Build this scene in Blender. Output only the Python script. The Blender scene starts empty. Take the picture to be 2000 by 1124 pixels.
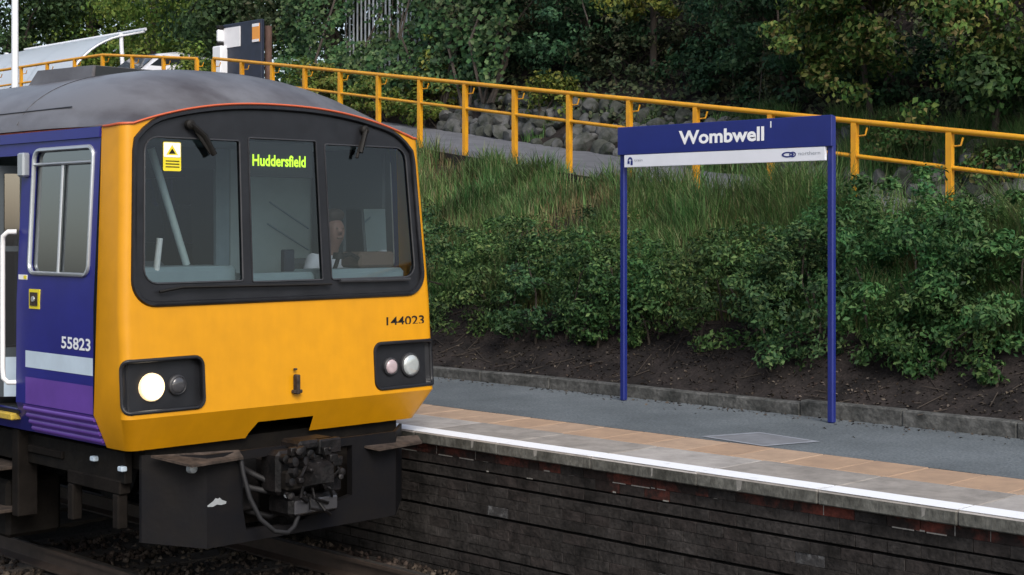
import bpy, bmesh, math, random
import numpy as np
from mathutils import Vector, Matrix
from mathutils.geometry import delaunay_2d_cdt
random.seed(7)
RNG = np.random.default_rng(11)
PI = math.pi
SC = bpy.context.scene
COL = SC.collection

# ------------------------------------------------------------------ camera
# X runs across the track towards the bank, Y along the track away from us, z = 0 is the rail top
EYE = 2.55
cam_d = bpy.data.cameras.new('camera')
cam_d.sensor_width = 36.0
cam_d.lens = 53.1
cam_d.shift_y = -0.061
cam_d.clip_start = 0.1
cam_d.clip_end = 2000
cam = bpy.data.objects.new('camera', cam_d)
cam.location = (0, 0, EYE)
cam.rotation_euler = (math.radians(90), 0, math.radians(-45))
COL.objects.link(cam)
SC.camera = cam

# ------------------------------------------------------------------ light
SUN_EL, SUN_AZ = math.radians(42), math.radians(208)      # azimuth clockwise from +Y, behind the camera's right
world = bpy.data.worlds.new('World')
SC.world = world
world.use_nodes = True
wn = world.node_tree.nodes
wl = world.node_tree.links
wn.clear()
w_out = wn.new('ShaderNodeOutputWorld')
w_bg = wn.new('ShaderNodeBackground')
w_sky = wn.new('ShaderNodeTexSky')
w_sky.sky_type = 'NISHITA'
w_sky.sun_disc = False
w_sky.sun_elevation = SUN_EL
w_sky.sun_rotation = SUN_AZ
w_sky.air_density = 1.0
w_sky.dust_density = 2.5
w_bg.inputs['Strength'].default_value = 0.115
w_hs = wn.new('ShaderNodeHueSaturation')     # thin overcast: less blue
w_hs.inputs['Saturation'].default_value = 0.72
wl.new(w_sky.outputs[0], w_hs.inputs['Color'])
wl.new(w_hs.outputs[0], w_bg.inputs[0])
wl.new(w_bg.outputs[0], w_out.inputs[0])
sun_d = bpy.data.lights.new('sun', 'SUN')
sun_d.energy = 1.5
sun_d.angle = math.radians(28)
sun_d.color = (1.0, 0.94, 0.85)
sun = bpy.data.objects.new('sun', sun_d)
sd = Vector((math.sin(SUN_AZ) * math.cos(SUN_EL), math.cos(SUN_AZ) * math.cos(SUN_EL), math.sin(SUN_EL)))
sun.rotation_euler = sd.to_track_quat('Z', 'Y').to_euler()
sun.location = (0, -20, 30)
COL.objects.link(sun)
SC.view_settings.view_transform = 'Standard'
SC.view_settings.look = 'None'
SC.view_settings.gamma = 1.0
SC.view_settings.exposure = 0.74
SC.view_settings.use_curve_mapping = False
SC.cycles.max_bounces = 8
SC.cycles.transparent_max_bounces = 16
SC.cycles.use_denoising = True

# ------------------------------------------------------------------ materials
def mat(name, col, rough=0.6, metal=0.0, var=0.0, scale=8.0, col2=None, bump=0.0, bscale=None, spec=0.5,
        stretch=(1, 1, 1), ramp=(0.35, 0.7), coat=0.0, fine=None):
    m = bpy.data.materials.new(name)
    m.use_nodes = True
    nt = m.node_tree
    b = nt.nodes['Principled BSDF']
    b.inputs['Base Color'].default_value = (*col, 1)
    b.inputs['Roughness'].default_value = rough
    b.inputs['Metallic'].default_value = metal
    b.inputs['Specular IOR Level'].default_value = spec
    b.inputs['Coat Weight'].default_value = coat
    if col2 is None and var:
        col2 = tuple(max(0, c * (1 - var)) for c in col)
    if col2 is not None or bump:
        tc = nt.nodes.new('ShaderNodeNewGeometry')
        mp = nt.nodes.new('ShaderNodeMapping')
        mp.inputs['Scale'].default_value = stretch
        nt.links.new(tc.outputs['Position'], mp.inputs['Vector'])
    if col2 is not None:
        n = nt.nodes.new('ShaderNodeTexNoise')
        n.inputs['Scale'].default_value = scale
        n.inputs['Detail'].default_value = 6
        n.inputs['Roughness'].default_value = 0.65
        nt.links.new(mp.outputs[0], n.inputs['Vector'])
        r = nt.nodes.new('ShaderNodeValToRGB')
        r.color_ramp.elements[0].position = ramp[0]
        r.color_ramp.elements[0].color = (*col2, 1)
        r.color_ramp.elements[1].position = ramp[1]
        r.color_ramp.elements[1].color = (*col, 1)
        nt.links.new(n.outputs[0], r.inputs[0])
        out = r.outputs[0]
        if fine:
            n3 = nt.nodes.new('ShaderNodeTexNoise')
            n3.inputs['Scale'].default_value = fine[0]
            n3.inputs['Detail'].default_value = 3
            nt.links.new(tc.outputs['Position'], n3.inputs['Vector'])
            r3 = nt.nodes.new('ShaderNodeMapRange')
            r3.inputs['From Min'].default_value = 0.3
            r3.inputs['From Max'].default_value = 0.7
            r3.inputs['To Min'].default_value = 1 - fine[1]
            r3.inputs['To Max'].default_value = 1 + fine[1] * .8
            nt.links.new(n3.outputs[0], r3.inputs[0])
            hs = nt.nodes.new('ShaderNodeHueSaturation')
            nt.links.new(r3.outputs[0], hs.inputs['Value'])
            nt.links.new(out, hs.inputs['Color'])
            out = hs.outputs[0]
        nt.links.new(out, b.inputs['Base Color'])
    if bump:
        n2 = nt.nodes.new('ShaderNodeTexNoise')
        n2.inputs['Scale'].default_value = bscale or scale * 4
        n2.inputs['Detail'].default_value = 5
        nt.links.new(mp.outputs[0], n2.inputs['Vector'])
        bp = nt.nodes.new('ShaderNodeBump')
        bp.inputs['Strength'].default_value = bump
        bp.inputs['Distance'].default_value = 0.02
        nt.links.new(n2.outputs[0], bp.inputs['Height'])
        nt.links.new(bp.outputs[0], b.inputs['Normal'])
    return m

def leaf_mat(name, cols, trans=0.25, rough=0.55):
    m = bpy.data.materials.new(name)
    m.use_nodes = True
    nt = m.node_tree
    b = nt.nodes['Principled BSDF']
    b.inputs['Roughness'].default_value = rough
    b.inputs['Specular IOR Level'].default_value = 0.2
    g = nt.nodes.new('ShaderNodeNewGeometry')
    r = nt.nodes.new('ShaderNodeValToRGB')
    e = r.color_ramp.elements
    while len(e) < len(cols):
        e.new(0.5)
    for i, c in enumerate(cols):
        e[i].position = i / (len(cols) - 1)
        e[i].color = (*c, 1)
    nt.links.new(g.outputs['Random Per Island'], r.inputs[0])
    n = nt.nodes.new('ShaderNodeTexNoise')       # whole sprays differ in tone and age
    n.inputs['Scale'].default_value = 1.9
    n.inputs['Detail'].default_value = 3
    nt.links.new(g.outputs['Position'], n.inputs['Vector'])
    mr = nt.nodes.new('ShaderNodeMapRange')
    mr.inputs['From Min'].default_value = 0.32
    mr.inputs['From Max'].default_value = 0.68
    mr.inputs['To Min'].default_value = 0.55
    mr.inputs['To Max'].default_value = 1.5
    nt.links.new(n.outputs[0], mr.inputs[0])
    hs = nt.nodes.new('ShaderNodeHueSaturation')
    nt.links.new(mr.outputs[0], hs.inputs['Value'])
    n4 = nt.nodes.new('ShaderNodeTexNoise')
    n4.inputs['Scale'].default_value = 0.9
    nt.links.new(g.outputs['Position'], n4.inputs['Vector'])
    mr2 = nt.nodes.new('ShaderNodeMapRange')
    mr2.inputs['From Min'].default_value = 0.3
    mr2.inputs['From Max'].default_value = 0.7
    mr2.inputs['To Min'].default_value = 0.475
    mr2.inputs['To Max'].default_value = 0.525
    nt.links.new(n4.outputs[0], mr2.inputs[0])
    nt.links.new(mr2.outputs[0], hs.inputs['Hue'])
    nt.links.new(r.outputs[0], hs.inputs['Color'])
    nt.links.new(hs.outputs[0], b.inputs['Base Color'])
    t = nt.nodes.new('ShaderNodeBsdfTranslucent')
    nt.links.new(hs.outputs[0], t.inputs['Color'])
    mx = nt.nodes.new('ShaderNodeMixShader')
    mx.inputs[0].default_value = trans
    nt.links.new(b.outputs[0], mx.inputs[1])
    nt.links.new(t.outputs[0], mx.inputs[2])
    nt.links.new(mx.outputs[0], nt.nodes['Material Output'].inputs['Surface'])
    return m

def glass_mat(name, tint=(0.75, 0.8, 0.8), base=0.0):
    m = bpy.data.materials.new(name)
    m.use_nodes = True
    nt = m.node_tree
    nt.nodes.remove(nt.nodes['Principled BSDF'])
    tr = nt.nodes.new('ShaderNodeBsdfTransparent')
    tr.inputs[0].default_value = (*tint, 1)
    gl = nt.nodes.new('ShaderNodeBsdfGlossy')
    gl.inputs['Roughness'].default_value = 0.03
    gl.inputs['Color'].default_value = (0.9, 0.93, 0.95, 1)
    fr = nt.nodes.new('ShaderNodeFresnel')
    fr.inputs[0].default_value = 1.5
    mx = nt.nodes.new('ShaderNodeMixShader')
    if base:
        ad = nt.nodes.new('ShaderNodeMath')
        ad.operation = 'ADD'
        ad.inputs[1].default_value = base
        nt.links.new(fr.outputs[0], ad.inputs[0])
        nt.links.new(ad.outputs[0], mx.inputs[0])
    else:
        nt.links.new(fr.outputs[0], mx.inputs[0])
    nt.links.new(tr.outputs[0], mx.inputs[1])
    nt.links.new(gl.outputs[0], mx.inputs[2])
    nt.links.new(mx.outputs[0], nt.nodes['Material Output'].inputs['Surface'])
    return m

def emit_mat(name, col, strength):
    m = bpy.data.materials.new(name)
    m.use_nodes = True
    b = m.node_tree.nodes['Principled BSDF']
    b.inputs['Base Color'].default_value = (*col, 1)
    b.inputs['Emission Color'].default_value = (*col, 1)
    b.inputs['Emission Strength'].default_value = strength
    return m

M = {}
M['yellow'] = mat('train_yellow', (0.65, 0.288, 0.004), 0.38, spec=.4, col2=(0.585, 0.258, 0.005), scale=2.2, ramp=(0.25, 0.62), stretch=(2.0, 1, 0.35), fine=(7, .05))
M['blue'] = mat('train_blue', (0.018, 0.021, 0.20), 0.32, spec=.35, col2=(0.015, 0.017, 0.165), scale=3)
M['purple'] = mat('train_purple', (0.13, 0.055, 0.34), 0.35, var=0.2, scale=4)
M['pale_band'] = mat('train_pale_band', (0.55, 0.66, 0.76), 0.4, var=0.12, scale=5)
M['roof'] = mat('train_roof', (0.14, 0.137, 0.145), 0.34, col2=(0.055, 0.045, 0.042), scale=1.7, ramp=(0.36, 0.62), stretch=(1, 0.5, 1), spec=0.6)
M['cantrail'] = mat('cantrail_grey', (0.42, 0.47, 0.54), 0.4, var=0.15, scale=3)
M['red'] = mat('cantrail_red', (0.55, 0.11, 0.045), 0.5)
M['rubber'] = mat('black_rubber', (0.017, 0.018, 0.022), 0.42, spec=0.35, var=0.4, scale=6)
M['hose'] = mat('hose_rubber', (0.02, 0.02, 0.022), 0.6, var=0.4, scale=9, spec=.25)
M['rubber_grey'] = mat('worn_rubber', (0.035, 0.036, 0.041), 0.5, var=0.35, scale=9)
M['glass'] = glass_mat('windscreen_glass', (0.80, 0.88, 0.90), 0.01)
M['side_glass'] = glass_mat('side_glass', (0.45, 0.5, 0.52), 0.2)
M['frame_metal'] = mat('window_frame_metal', (0.5, 0.53, 0.56), 0.35, 0.6)
M['lime'] = emit_mat('destination_lime', (0.55, 0.85, 0.03), 0.75)
M['display'] = mat('display_black', (0.012, 0.013, 0.012), 0.4)
M['under'] = mat('underframe_black', (0.006, 0.0055, 0.0055), 0.7, spec=0.10, col2=(0.013, 0.011, 0.009), scale=5, bump=0.3)
M['plough'] = mat('plough_black', (0.0065, 0.007, 0.0095), 0.55, spec=0.12, col2=(0.011, 0.010, 0.010), scale=3, bump=0.15)
M['rust'] = mat('rust_plate', (0.085, 0.064, 0.052), 0.8, spec=.2, col2=(0.025, 0.02, 0.017), scale=14)
M['coupler'] = mat('coupler_steel', (0.016, 0.014, 0.0145), 0.5, 0.2, spec=.3, col2=(0.006, 0.006, 0.0065), ramp=(.42,.6), scale=9, bump=0.3)
M['white'] = mat('white_paint', (0.8, 0.8, 0.8), 0.5)
M['sign_white'] = mat('sign_white', (0.76, 0.78, 0.84), 0.4, var=0.08, scale=3)
M['sign_blue'] = mat('sign_blue', (0.013, 0.023, 0.175), 0.4, var=0.15, scale=4)
M['sign_text'] = mat('sign_text_white', (0.85, 0.86, 0.88), 0.5)
M['grey_text'] = mat('sign_text_grey', (0.3, 0.32, 0.36), 0.5)
M['black'] = mat('black_print', (0.014, 0.013, 0.012), 0.6, spec=.2)
M['num_white'] = mat('number_white', (0.75, 0.77, 0.8), 0.5)
M['lit'] = emit_mat('lit_headlamp', (1.0, 0.94, 0.80), 8.0)
M['lit_rim'] = emit_mat('lit_reflector', (1.0, 0.72, 0.40), 0.55)
M['lamp_dark'] = mat('unlit_lamp', (0.05, 0.05, 0.055), 0.15, coat=0.5)
M['lamp_pink'] = mat('pale_red_lens', (0.5, 0.4, 0.42), 0.2, var=0.2, scale=20, coat=0.6)
M['lamp_clear'] = mat('silver_lens', (0.62, 0.66, 0.66), 0.15, 0.4, var=0.25, scale=12, coat=0.6)
M['cab_grey'] = mat('cab_grey_green', (0.42, 0.50, 0.50), 0.6, var=0.12, scale=3)
M['cab_dark'] = mat('cab_dark', (0.055, 0.068, 0.078), 0.7)
M['cab_brown'] = mat('cab_brown', (0.13, 0.09, 0.07), 0.7)
M['cab_desk'] = mat('cab_desk', (0.27, 0.35, 0.39), 0.5, var=0.1)
M['sticker_yellow'] = mat('sticker_yellow', (0.75, 0.62, 0.02), 0.5)
M['step_yellow'] = mat('door_step_yellow', (0.62, 0.42, 0.03), 0.6, col2=(0.3, 0.22, 0.06), scale=9)
M['rail_steel'] = mat('rail_rust', (0.075, 0.055, 0.045), 0.5, 0.3, var=0.4, scale=10)
M['rail_top'] = mat('rail_top', (0.3, 0.28, 0.26), 0.3, 0.9)
M['asphalt'] = mat('platform_asphalt', (0.142, 0.163, 0.178), 0.85, col2=(0.082, 0.097, 0.107), scale=0.8, bump=0.5, bscale=70, fine=(48, .34))
M['path'] = mat('path_asphalt', (0.15, 0.155, 0.18), 0.9, col2=(0.09, 0.095, 0.11), scale=2.5, bump=0.2, bscale=60)
M['slab'] = mat('coping_concrete', (0.38, 0.355, 0.335), 0.85, col2=(0.24, 0.225, 0.21), scale=5, bump=0.25, bscale=60, ramp=(0.28, 0.62))
M['slab2'] = mat('coping_concrete_worn', (0.30, 0.275, 0.25), 0.85, col2=(0.18, 0.165, 0.15), scale=6, bump=0.25, bscale=60, ramp=(0.3, 0.65))
M['nose'] = mat('coping_nose', (0.15, 0.15, 0.135), 0.9, col2=(0.045, 0.045, 0.038), scale=6, bump=0.4, bscale=40, stretch=(1, 1, 0.5), fine=(28, .35))
M['buff'] = mat('buff_slab', (0.41, 0.275, 0.18), 0.85, col2=(0.30, 0.205, 0.14), scale=5, bump=0.25, bscale=70)
M['buff2'] = mat('buff_slab_pale', (0.42, 0.295, 0.205), 0.85, col2=(0.31, 0.22, 0.155), scale=6, bump=0.25, bscale=70)
M['line'] = mat('platform_line_white', (0.82, 0.84, 0.88), 0.6, col2=(0.60, 0.62, 0.64), scale=9, ramp=(0.25, 0.42))
M['brick_soot'] = mat('sooty_brick', (0.050, 0.045, 0.043), 0.9, spec=.2, col2=(0.012, 0.011, 0.0105), scale=3.2, fine=(30, .35), bump=0.5, bscale=35)
M['brick_brown'] = mat('brown_brick', (0.045, 0.038, 0.036), 0.9, spec=.2, col2=(0.013, 0.0115, 0.011), scale=10, bump=0.5, bscale=35)
M['brick_pale'] = mat('lime_stained_brick', (0.16, 0.165, 0.17), 0.9, col2=(0.03, 0.029, 0.03), ramp=(.5,.75), scale=18, bump=0.5, bscale=35)
M['brick_red'] = mat('red_brick', (0.115, 0.032, 0.023), 0.85, spec=.2, col2=(0.020, 0.015, 0.014), scale=3.5, ramp=(.44,.60), fine=(30, .3), bump=0.4, bscale=35)
M['mortar'] = mat('dark_mortar', (0.006, 0.006, 0.006), 0.95, spec=.1, col2=(0.012, 0.0115, 0.011), scale=8, bump=0.5, bscale=40)
M['mortar_pale'] = mat('pale_mortar', (0.30, 0.29, 0.27), 0.95, var=0.4, scale=30)
M['kerb'] = mat('kerb_concrete', (0.13, 0.13, 0.125), 0.9, col2=(0.03, 0.032, 0.03), scale=4, fine=(25, .4), bump=0.5, bscale=30)
M['soil'] = mat('bank_soil', (0.040, 0.033, 0.031), 0.95, spec=.15, col2=(0.013, 0.0115, 0.0115), scale=2.4, fine=(45, .4), bump=0.9, bscale=14)
M['ballast_bed'] = mat('ballast_bed', (0.03, 0.025, 0.021), 0.95, col2=(0.012, 0.011, 0.01), scale=14, bump=1.0, bscale=26)
M['stone_grey'] = mat('rock_grey', (0.125, 0.125, 0.13), 0.9, col2=(0.018, 0.024, 0.016), scale=4, bump=0.6, bscale=18)
M['stone_dark'] = mat('rock_dark', (0.075, 0.08, 0.07), 0.9, col2=(0.022, 0.026, 0.02), scale=6, bump=0.6, bscale=18)
M['ballast'] = mat('ballast_stone', (0.13, 0.105, 0.09), 0.9, col2=(0.06, 0.05, 0.045), scale=7)
M['sleeper'] = mat('sleeper_timber', (0.06, 0.05, 0.042), 0.95, var=0.4, scale=8, bump=0.4)
M['rail_yellow'] = mat('railing_yellow', (0.74, 0.36, 0.012), 0.42, col2=(0.62, 0.27, 0.015), scale=7)
M['lamp_white'] = mat('lamp_post_white', (0.78, 0.8, 0.84), 0.4)
M['galv'] = mat('galvanised_steel', (0.48, 0.51, 0.53), 0.5, 0.2, var=0.3, scale=6)
M['board_dark'] = mat('notice_board_dark', (0.022, 0.03, 0.055), 0.5, var=0.3)
M['notice'] = mat('notice_paper', (0.84, 0.84, 0.86), 0.6, col2=(0.78, 0.77, 0.80), scale=7)
M['orange'] = mat('notice_orange', (0.8, 0.33, 0.06), 0.5)
M['wood_post'] = mat('brown_post', (0.13, 0.075, 0.06), 0.8, var=0.4, scale=5)
M['pole_ochre'] = mat('ochre_pole', (0.6, 0.45, 0.2), 0.6)
M['bark'] = mat('bark', (0.095, 0.075, 0.06), 0.9, col2=(0.05, 0.042, 0.036), scale=6, bump=0.6, stretch=(1, 1, 0.3))
M['twig'] = mat('twig', (0.055, 0.043, 0.034), 0.9, var=0.3)
M['canopy'] = bpy.data.materials.new('shelter_polycarbonate')
M['car_white'] = mat('car_white', (0.72, 0.74, 0.8), 0.25, coat=0.5)
M['car_blue'] = mat('car_blue', (0.08, 0.13, 0.22), 0.25, coat=0.5)
M['car_glass'] = mat('car_glass', (0.02, 0.025, 0.03), 0.08)
M['tyre'] = mat('tyre', (0.02, 0.02, 0.02), 0.8)
nt = M['canopy']
nt.use_nodes = True
b = nt.node_tree.nodes['Principled BSDF']
b.inputs['Base Color'].default_value = (0.70, 0.76, 0.82, 1)
b.inputs['Roughness'].default_value = 0.3
t_ = nt.node_tree.nodes.new('ShaderNodeBsdfTranslucent')
t_.inputs[0].default_value = (0.75, 0.82, 0.88, 1)
x_ = nt.node_tree.nodes.new('ShaderNodeMixShader')
x_.inputs[0].default_value = 0.4
nt.node_tree.links.new(b.outputs[0], x_.inputs[1])
nt.node_tree.links.new(t_.outputs[0], x_.inputs[2])
nt.node_tree.links.new(x_.outputs[0], nt.node_tree.nodes['Material Output'].inputs['Surface'])

LM = {}
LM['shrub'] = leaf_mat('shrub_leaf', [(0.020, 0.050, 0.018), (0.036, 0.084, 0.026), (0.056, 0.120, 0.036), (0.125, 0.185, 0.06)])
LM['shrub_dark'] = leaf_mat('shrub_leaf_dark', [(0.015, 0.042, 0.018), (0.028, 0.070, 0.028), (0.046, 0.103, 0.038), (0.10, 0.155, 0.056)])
LM['fern'] = leaf_mat('lush_leaf', [(0.018, 0.06, 0.020), (0.032, 0.096, 0.03), (0.06, 0.14, 0.042), (0.10, 0.17, 0.06)])
LM['lime'] = leaf_mat('bright_leaf', [(0.05, 0.09, 0.022), (0.09, 0.14, 0.028), (0.14, 0.18, 0.035), (0.19, 0.18, 0.05)])
LM['ivy'] = leaf_mat('ivy_leaf', [(0.018, 0.052, 0.022), (0.036, 0.085, 0.034), (0.06, 0.125, 0.042), (0.12, 0.175, 0.08)])
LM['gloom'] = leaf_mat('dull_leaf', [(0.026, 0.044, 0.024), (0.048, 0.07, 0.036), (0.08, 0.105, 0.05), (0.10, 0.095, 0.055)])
LM['olive'] = leaf_mat('olive_leaf', [(0.028, 0.068, 0.018), (0.05, 0.11, 0.026), (0.085, 0.155, 0.034), (0.15, 0.185, 0.045), (0.20, 0.16, 0.065)])
LM['weed'] = leaf_mat('weed_leaf', [(0.03, 0.075, 0.022), (0.055, 0.12, 0.03), (0.09, 0.14, 0.04), (0.15, 0.09, 0.045)])
LM['lime_tree'] = leaf_mat('yellow_green_leaf', [(0.04, 0.075, 0.02), (0.08, 0.12, 0.025), (0.16, 0.19, 0.035), (0.25, 0.24, 0.06)])
LM['bluegreen'] = leaf_mat('blue_green_leaf', [(0.016, 0.046, 0.022), (0.03, 0.08, 0.038), (0.065, 0.13, 0.058)])
LM['far'] = leaf_mat('far_leaf', [(0.07, 0.13, 0.028), (0.11, 0.19, 0.036), (0.18, 0.26, 0.055), (0.26, 0.31, 0.07)], 0.35)
LM['far_dark'] = leaf_mat('far_leaf_dark', [(0.026, 0.056, 0.024), (0.045, 0.085, 0.034), (0.075, 0.125, 0.05)], 0.3)
LM['grass'] = leaf_mat('grass_blade', [(0.045, 0.11, 0.032), (0.078, 0.165, 0.05), (0.13, 0.22, 0.075), (0.20, 0.20, 0.105)], 0.3)
LM['dry'] = leaf_mat('dry_grass', [(0.12, 0.10, 0.05), (0.19, 0.15, 0.075), (0.14, 0.15, 0.06)], 0.2)
LM['litter'] = leaf_mat('leaf_litter', [(0.025, 0.02, 0.016), (0.045, 0.036, 0.03), (0.10, 0.085, 0.07), (0.045, 0.03, 0.02)], 0.0)
LM['flower'] = leaf_mat('pale_flower', [(0.04, 0.08, 0.03), (0.06, 0.10, 0.04), (0.6, 0.58, 0.5), (0.65, 0.66, 0.62)], 0.2)

# ------------------------------------------------------------------ builders
ROOT = {}

def tag(o, label=None, cat=None, group=None, kind=None):
    if label: o['label'] = label
    if cat: o['category'] = cat
    if group: o['group'] = group
    if kind: o['kind'] = kind
    return o

def base_of(parent):
    return ROOT.get(parent.name, Vector((0, 0, 0))) if parent else Vector((0, 0, 0))

def thing(name, label, cat, loc, group=None):
    o = bpy.data.objects.new(name, None)
    o.empty_display_size = 0.2
    COL.objects.link(o)
    o.location = loc
    ROOT[o.name] = Vector(loc)
    return tag(o, label, cat, group)

class MB:
    def __init__(self):
        self.v, self.f, self.mi = [], [], []
    def add(self, vs, fs, mi=0):
        n = len(self.v)
        self.v += [tuple(p) for p in vs]
        for f in fs:
            self.f.append([n + i for i in f])
            self.mi.append(mi)
        return self
    def box(self, x0, x1, y0, y1, z0, z1, mi=0):
        return self.add([(x0, y0, z0), (x1, y0, z0), (x1, y1, z0), (x0, y1, z0), (x0, y0, z1), (x1, y0, z1), (x1, y1, z1), (x0, y1, z1)],
                        [(0, 3, 2, 1), (4, 5, 6, 7), (0, 1, 5, 4), (1, 2, 6, 5), (2, 3, 7, 6), (3, 0, 4, 7)], mi)
    def bbox(self, x0, x1, y0, y1, z0, z1, c=0.01, mi=0):
        """box with chamfered edges"""
        vs, idx = [], {}
        for sx in (0, 1):
            for sy in (0, 1):
                for sz in (0, 1):
                    X, Y, Z = (x0, x1)[sx], (y0, y1)[sy], (z0, z1)[sz]
                    dx, dy, dz = (c, -c)[sx], (c, -c)[sy], (c, -c)[sz]
                    for a, p in (('x', (X, Y + dy, Z + dz)), ('y', (X + dx, Y, Z + dz)), ('z', (X + dx, Y + dy, Z))):
                        idx[(sx, sy, sz, a)] = len(vs)
                        vs.append(p)
        fs = []
        k = lambda *q: idx[q]
        for s in (0, 1):
            f = [k(s, 0, 0, 'x'), k(s, 1, 0, 'x'), k(s, 1, 1, 'x'), k(s, 0, 1, 'x')]
            fs.append(f if s else f[::-1])
            f = [k(0, s, 0, 'y'), k(1, s, 0, 'y'), k(1, s, 1, 'y'), k(0, s, 1, 'y')]
            fs.append(f[::-1] if s else f)
            f = [k(0, 0, s, 'z'), k(1, 0, s, 'z'), k(1, 1, s, 'z'), k(0, 1, s, 'z')]
            fs.append(f if s else f[::-1])
        for a in (0, 1):
            for b_ in (0, 1):
                fs.append([k(a, b_, 0, 'x'), k(a, b_, 1, 'x'), k(a, b_, 1, 'y'), k(a, b_, 0, 'y')])
                fs.append([k(a, 0, b_, 'x'), k(a, 1, b_, 'x'), k(a, 1, b_, 'z'), k(a, 0, b_, 'z')])
                fs.append([k(0, a, b_, 'y'), k(1, a, b_, 'y'), k(1, a, b_, 'z'), k(0, a, b_, 'z')])
                for c_ in (0, 1):
                    fs.append([k(a, b_, c_, 'x'), k(a, b_, c_, 'y'), k(a, b_, c_, 'z')])
        return self.add(vs, fs, mi)
    def tube(self, pts, r, n=8, mi=0, caps=True):
        pts = [Vector(p) for p in pts]
        rs = r if isinstance(r, (list, tuple)) else [r] * len(pts)
        vs, fs = [], []
        up = None
        for i, p in enumerate(pts):
            d = (pts[min(i + 1, len(pts) - 1)] - pts[max(i - 1, 0)]).normalized()
            if up is None:
                up = Vector((0, 0, 1)) if abs(d.z) < 0.9 else Vector((1, 0, 0))
            a = d.cross(up).normalized()
            up = a.cross(d).normalized()
            for j in range(n):
                t = 2 * PI * j / n
                vs.append(p + (a * math.cos(t) + up * math.sin(t)) * rs[i])
        for i in range(len(pts) - 1):
            for j in range(n):
                fs.append((i * n + j, i * n + (j + 1) % n, (i + 1) * n + (j + 1) % n, (i + 1) * n + j))
        if caps:
            fs.append(tuple(range(n))[::-1])
            fs.append(tuple((len(pts) - 1) * n + j for j in range(n)))
        return self.add(vs, fs, mi)
    def loop(self, pts, r, n=6, mi=0):
        pts = [Vector(p) for p in pts]
        N = len(pts)
        vs, fs = [], []
        cen = sum(pts, Vector()) / N
        nrm = sum(((pts[i] - cen).cross(pts[(i + 1) % N] - cen) for i in range(N)), Vector()).normalized()
        for i, p in enumerate(pts):
            d = (pts[(i + 1) % N] - pts[i - 1]).normalized()
            a = d.cross(nrm).normalized()
            for j in range(n):
                t = 2 * PI * j / n
                vs.append(p + (a * math.cos(t) + nrm * math.sin(t)) * r)
        for i in range(N):
            for j in range(n):
                k = (i + 1) % N
                fs.append((i * n + j, i * n + (j + 1) % n, k * n + (j + 1) % n, k * n + j))
        return self.add(vs, fs, mi)
    def lathe(self, c, axis, prof, n=20, mi=0):
        """prof: list of (dist along axis, radius)"""
        ax = Vector(axis).normalized()
        up = Vector((0, 0, 1)) if abs(ax.z) < 0.9 else Vector((1, 0, 0))
        a = ax.cross(up).normalized()
        b2 = a.cross(ax)
        c = Vector(c)
        vs, fs = [], []
        for (d, r) in prof:
            for j in range(n):
                t = 2 * PI * j / n
                vs.append(c + ax * d + (a * math.cos(t) + b2 * math.sin(t)) * r)
        for i in range(len(prof) - 1):
            for j in range(n):
                fs.append((i * n + j, i * n + (j + 1) % n, (i + 1) * n + (j + 1) % n, (i + 1) * n + j))
        fs.append(tuple(range(n))[::-1])
        fs.append(tuple((len(prof) - 1) * n + j for j in range(n)))
        return self.add(vs, fs, mi)
    def plate(self, outline, holes, fmap, extra=(), lines=(), mi=0, reveal=0.0):
        pts, edges = [], []
        for poly in [outline] + list(holes):
            s = len(pts)
            pts += [Vector(p) for p in poly]
            edges += [(s + i, s + (i + 1) % len(poly)) for i in range(len(poly))]
        for ln in lines:
            s = len(pts)
            pts += [Vector(p) for p in ln]
            edges += [(s + i, s + i + 1) for i in range(len(ln) - 1)]
        pts += [Vector(p) for p in extra]
        V, E_, F, _, _, _ = delaunay_2d_cdt(pts, edges, [], 0, 1e-5)
        def inside(p, poly):
            r = False
            n = len(poly)
            for i in range(n):
                x1, y1 = poly[i][0], poly[i][1]
                x2, y2 = poly[i - 1][0], poly[i - 1][1]
                if (y1 > p[1]) != (y2 > p[1]) and p[0] < (x2 - x1) * (p[1] - y1) / (y2 - y1) + x1:
                    r = not r
            return r
        fs = []
        for f in F:
            c = ((V[f[0]].x + V[f[1]].x + V[f[2]].x) / 3, (V[f[0]].y + V[f[1]].y + V[f[2]].y) / 3)
            if inside(c, outline) and not any(inside(c, h) for h in holes):
                fs.append(tuple(f))
        self.add([fmap(p.x, p.y, 0) for p in V], fs, mi)
        if reveal:
            for h in holes:
                n = len(h)
                self.add([fmap(p[0], p[1], 0) for p in h] + [fmap(p[0], p[1], reveal) for p in h],
                         [(i, (i + 1) % n, n + (i + 1) % n, n + i) for i in range(n)], mi)
        return self
    def build(self, name, mats, parent=None, smooth=None, bevel=0.0):
        off = base_of(parent)
        me = bpy.data.meshes.new(name)
        me.from_pydata([(x - off.x, y - off.y, z - off.z) for x, y, z in self.v], [], self.f)
        if not isinstance(mats, (list, tuple)):
            mats = [mats]
        for m in mats:
            me.materials.append(m)
        if len(mats) > 1:
            me.polygons.foreach_set('material_index', self.mi)
        me.validate()
        bm = bmesh.new()
        bm.from_mesh(me)
        bmesh.ops.recalc_face_normals(bm, faces=bm.faces)
        bm.to_mesh(me)
        bm.free()
        if smooth is not None:
            me.shade_smooth()
            me.set_sharp_from_angle(angle=math.radians(smooth))
        o = bpy.data.objects.new(name, me)
        COL.objects.link(o)
        if parent:
            o.parent = parent
            ROOT[o.name] = off
        return o

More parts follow.
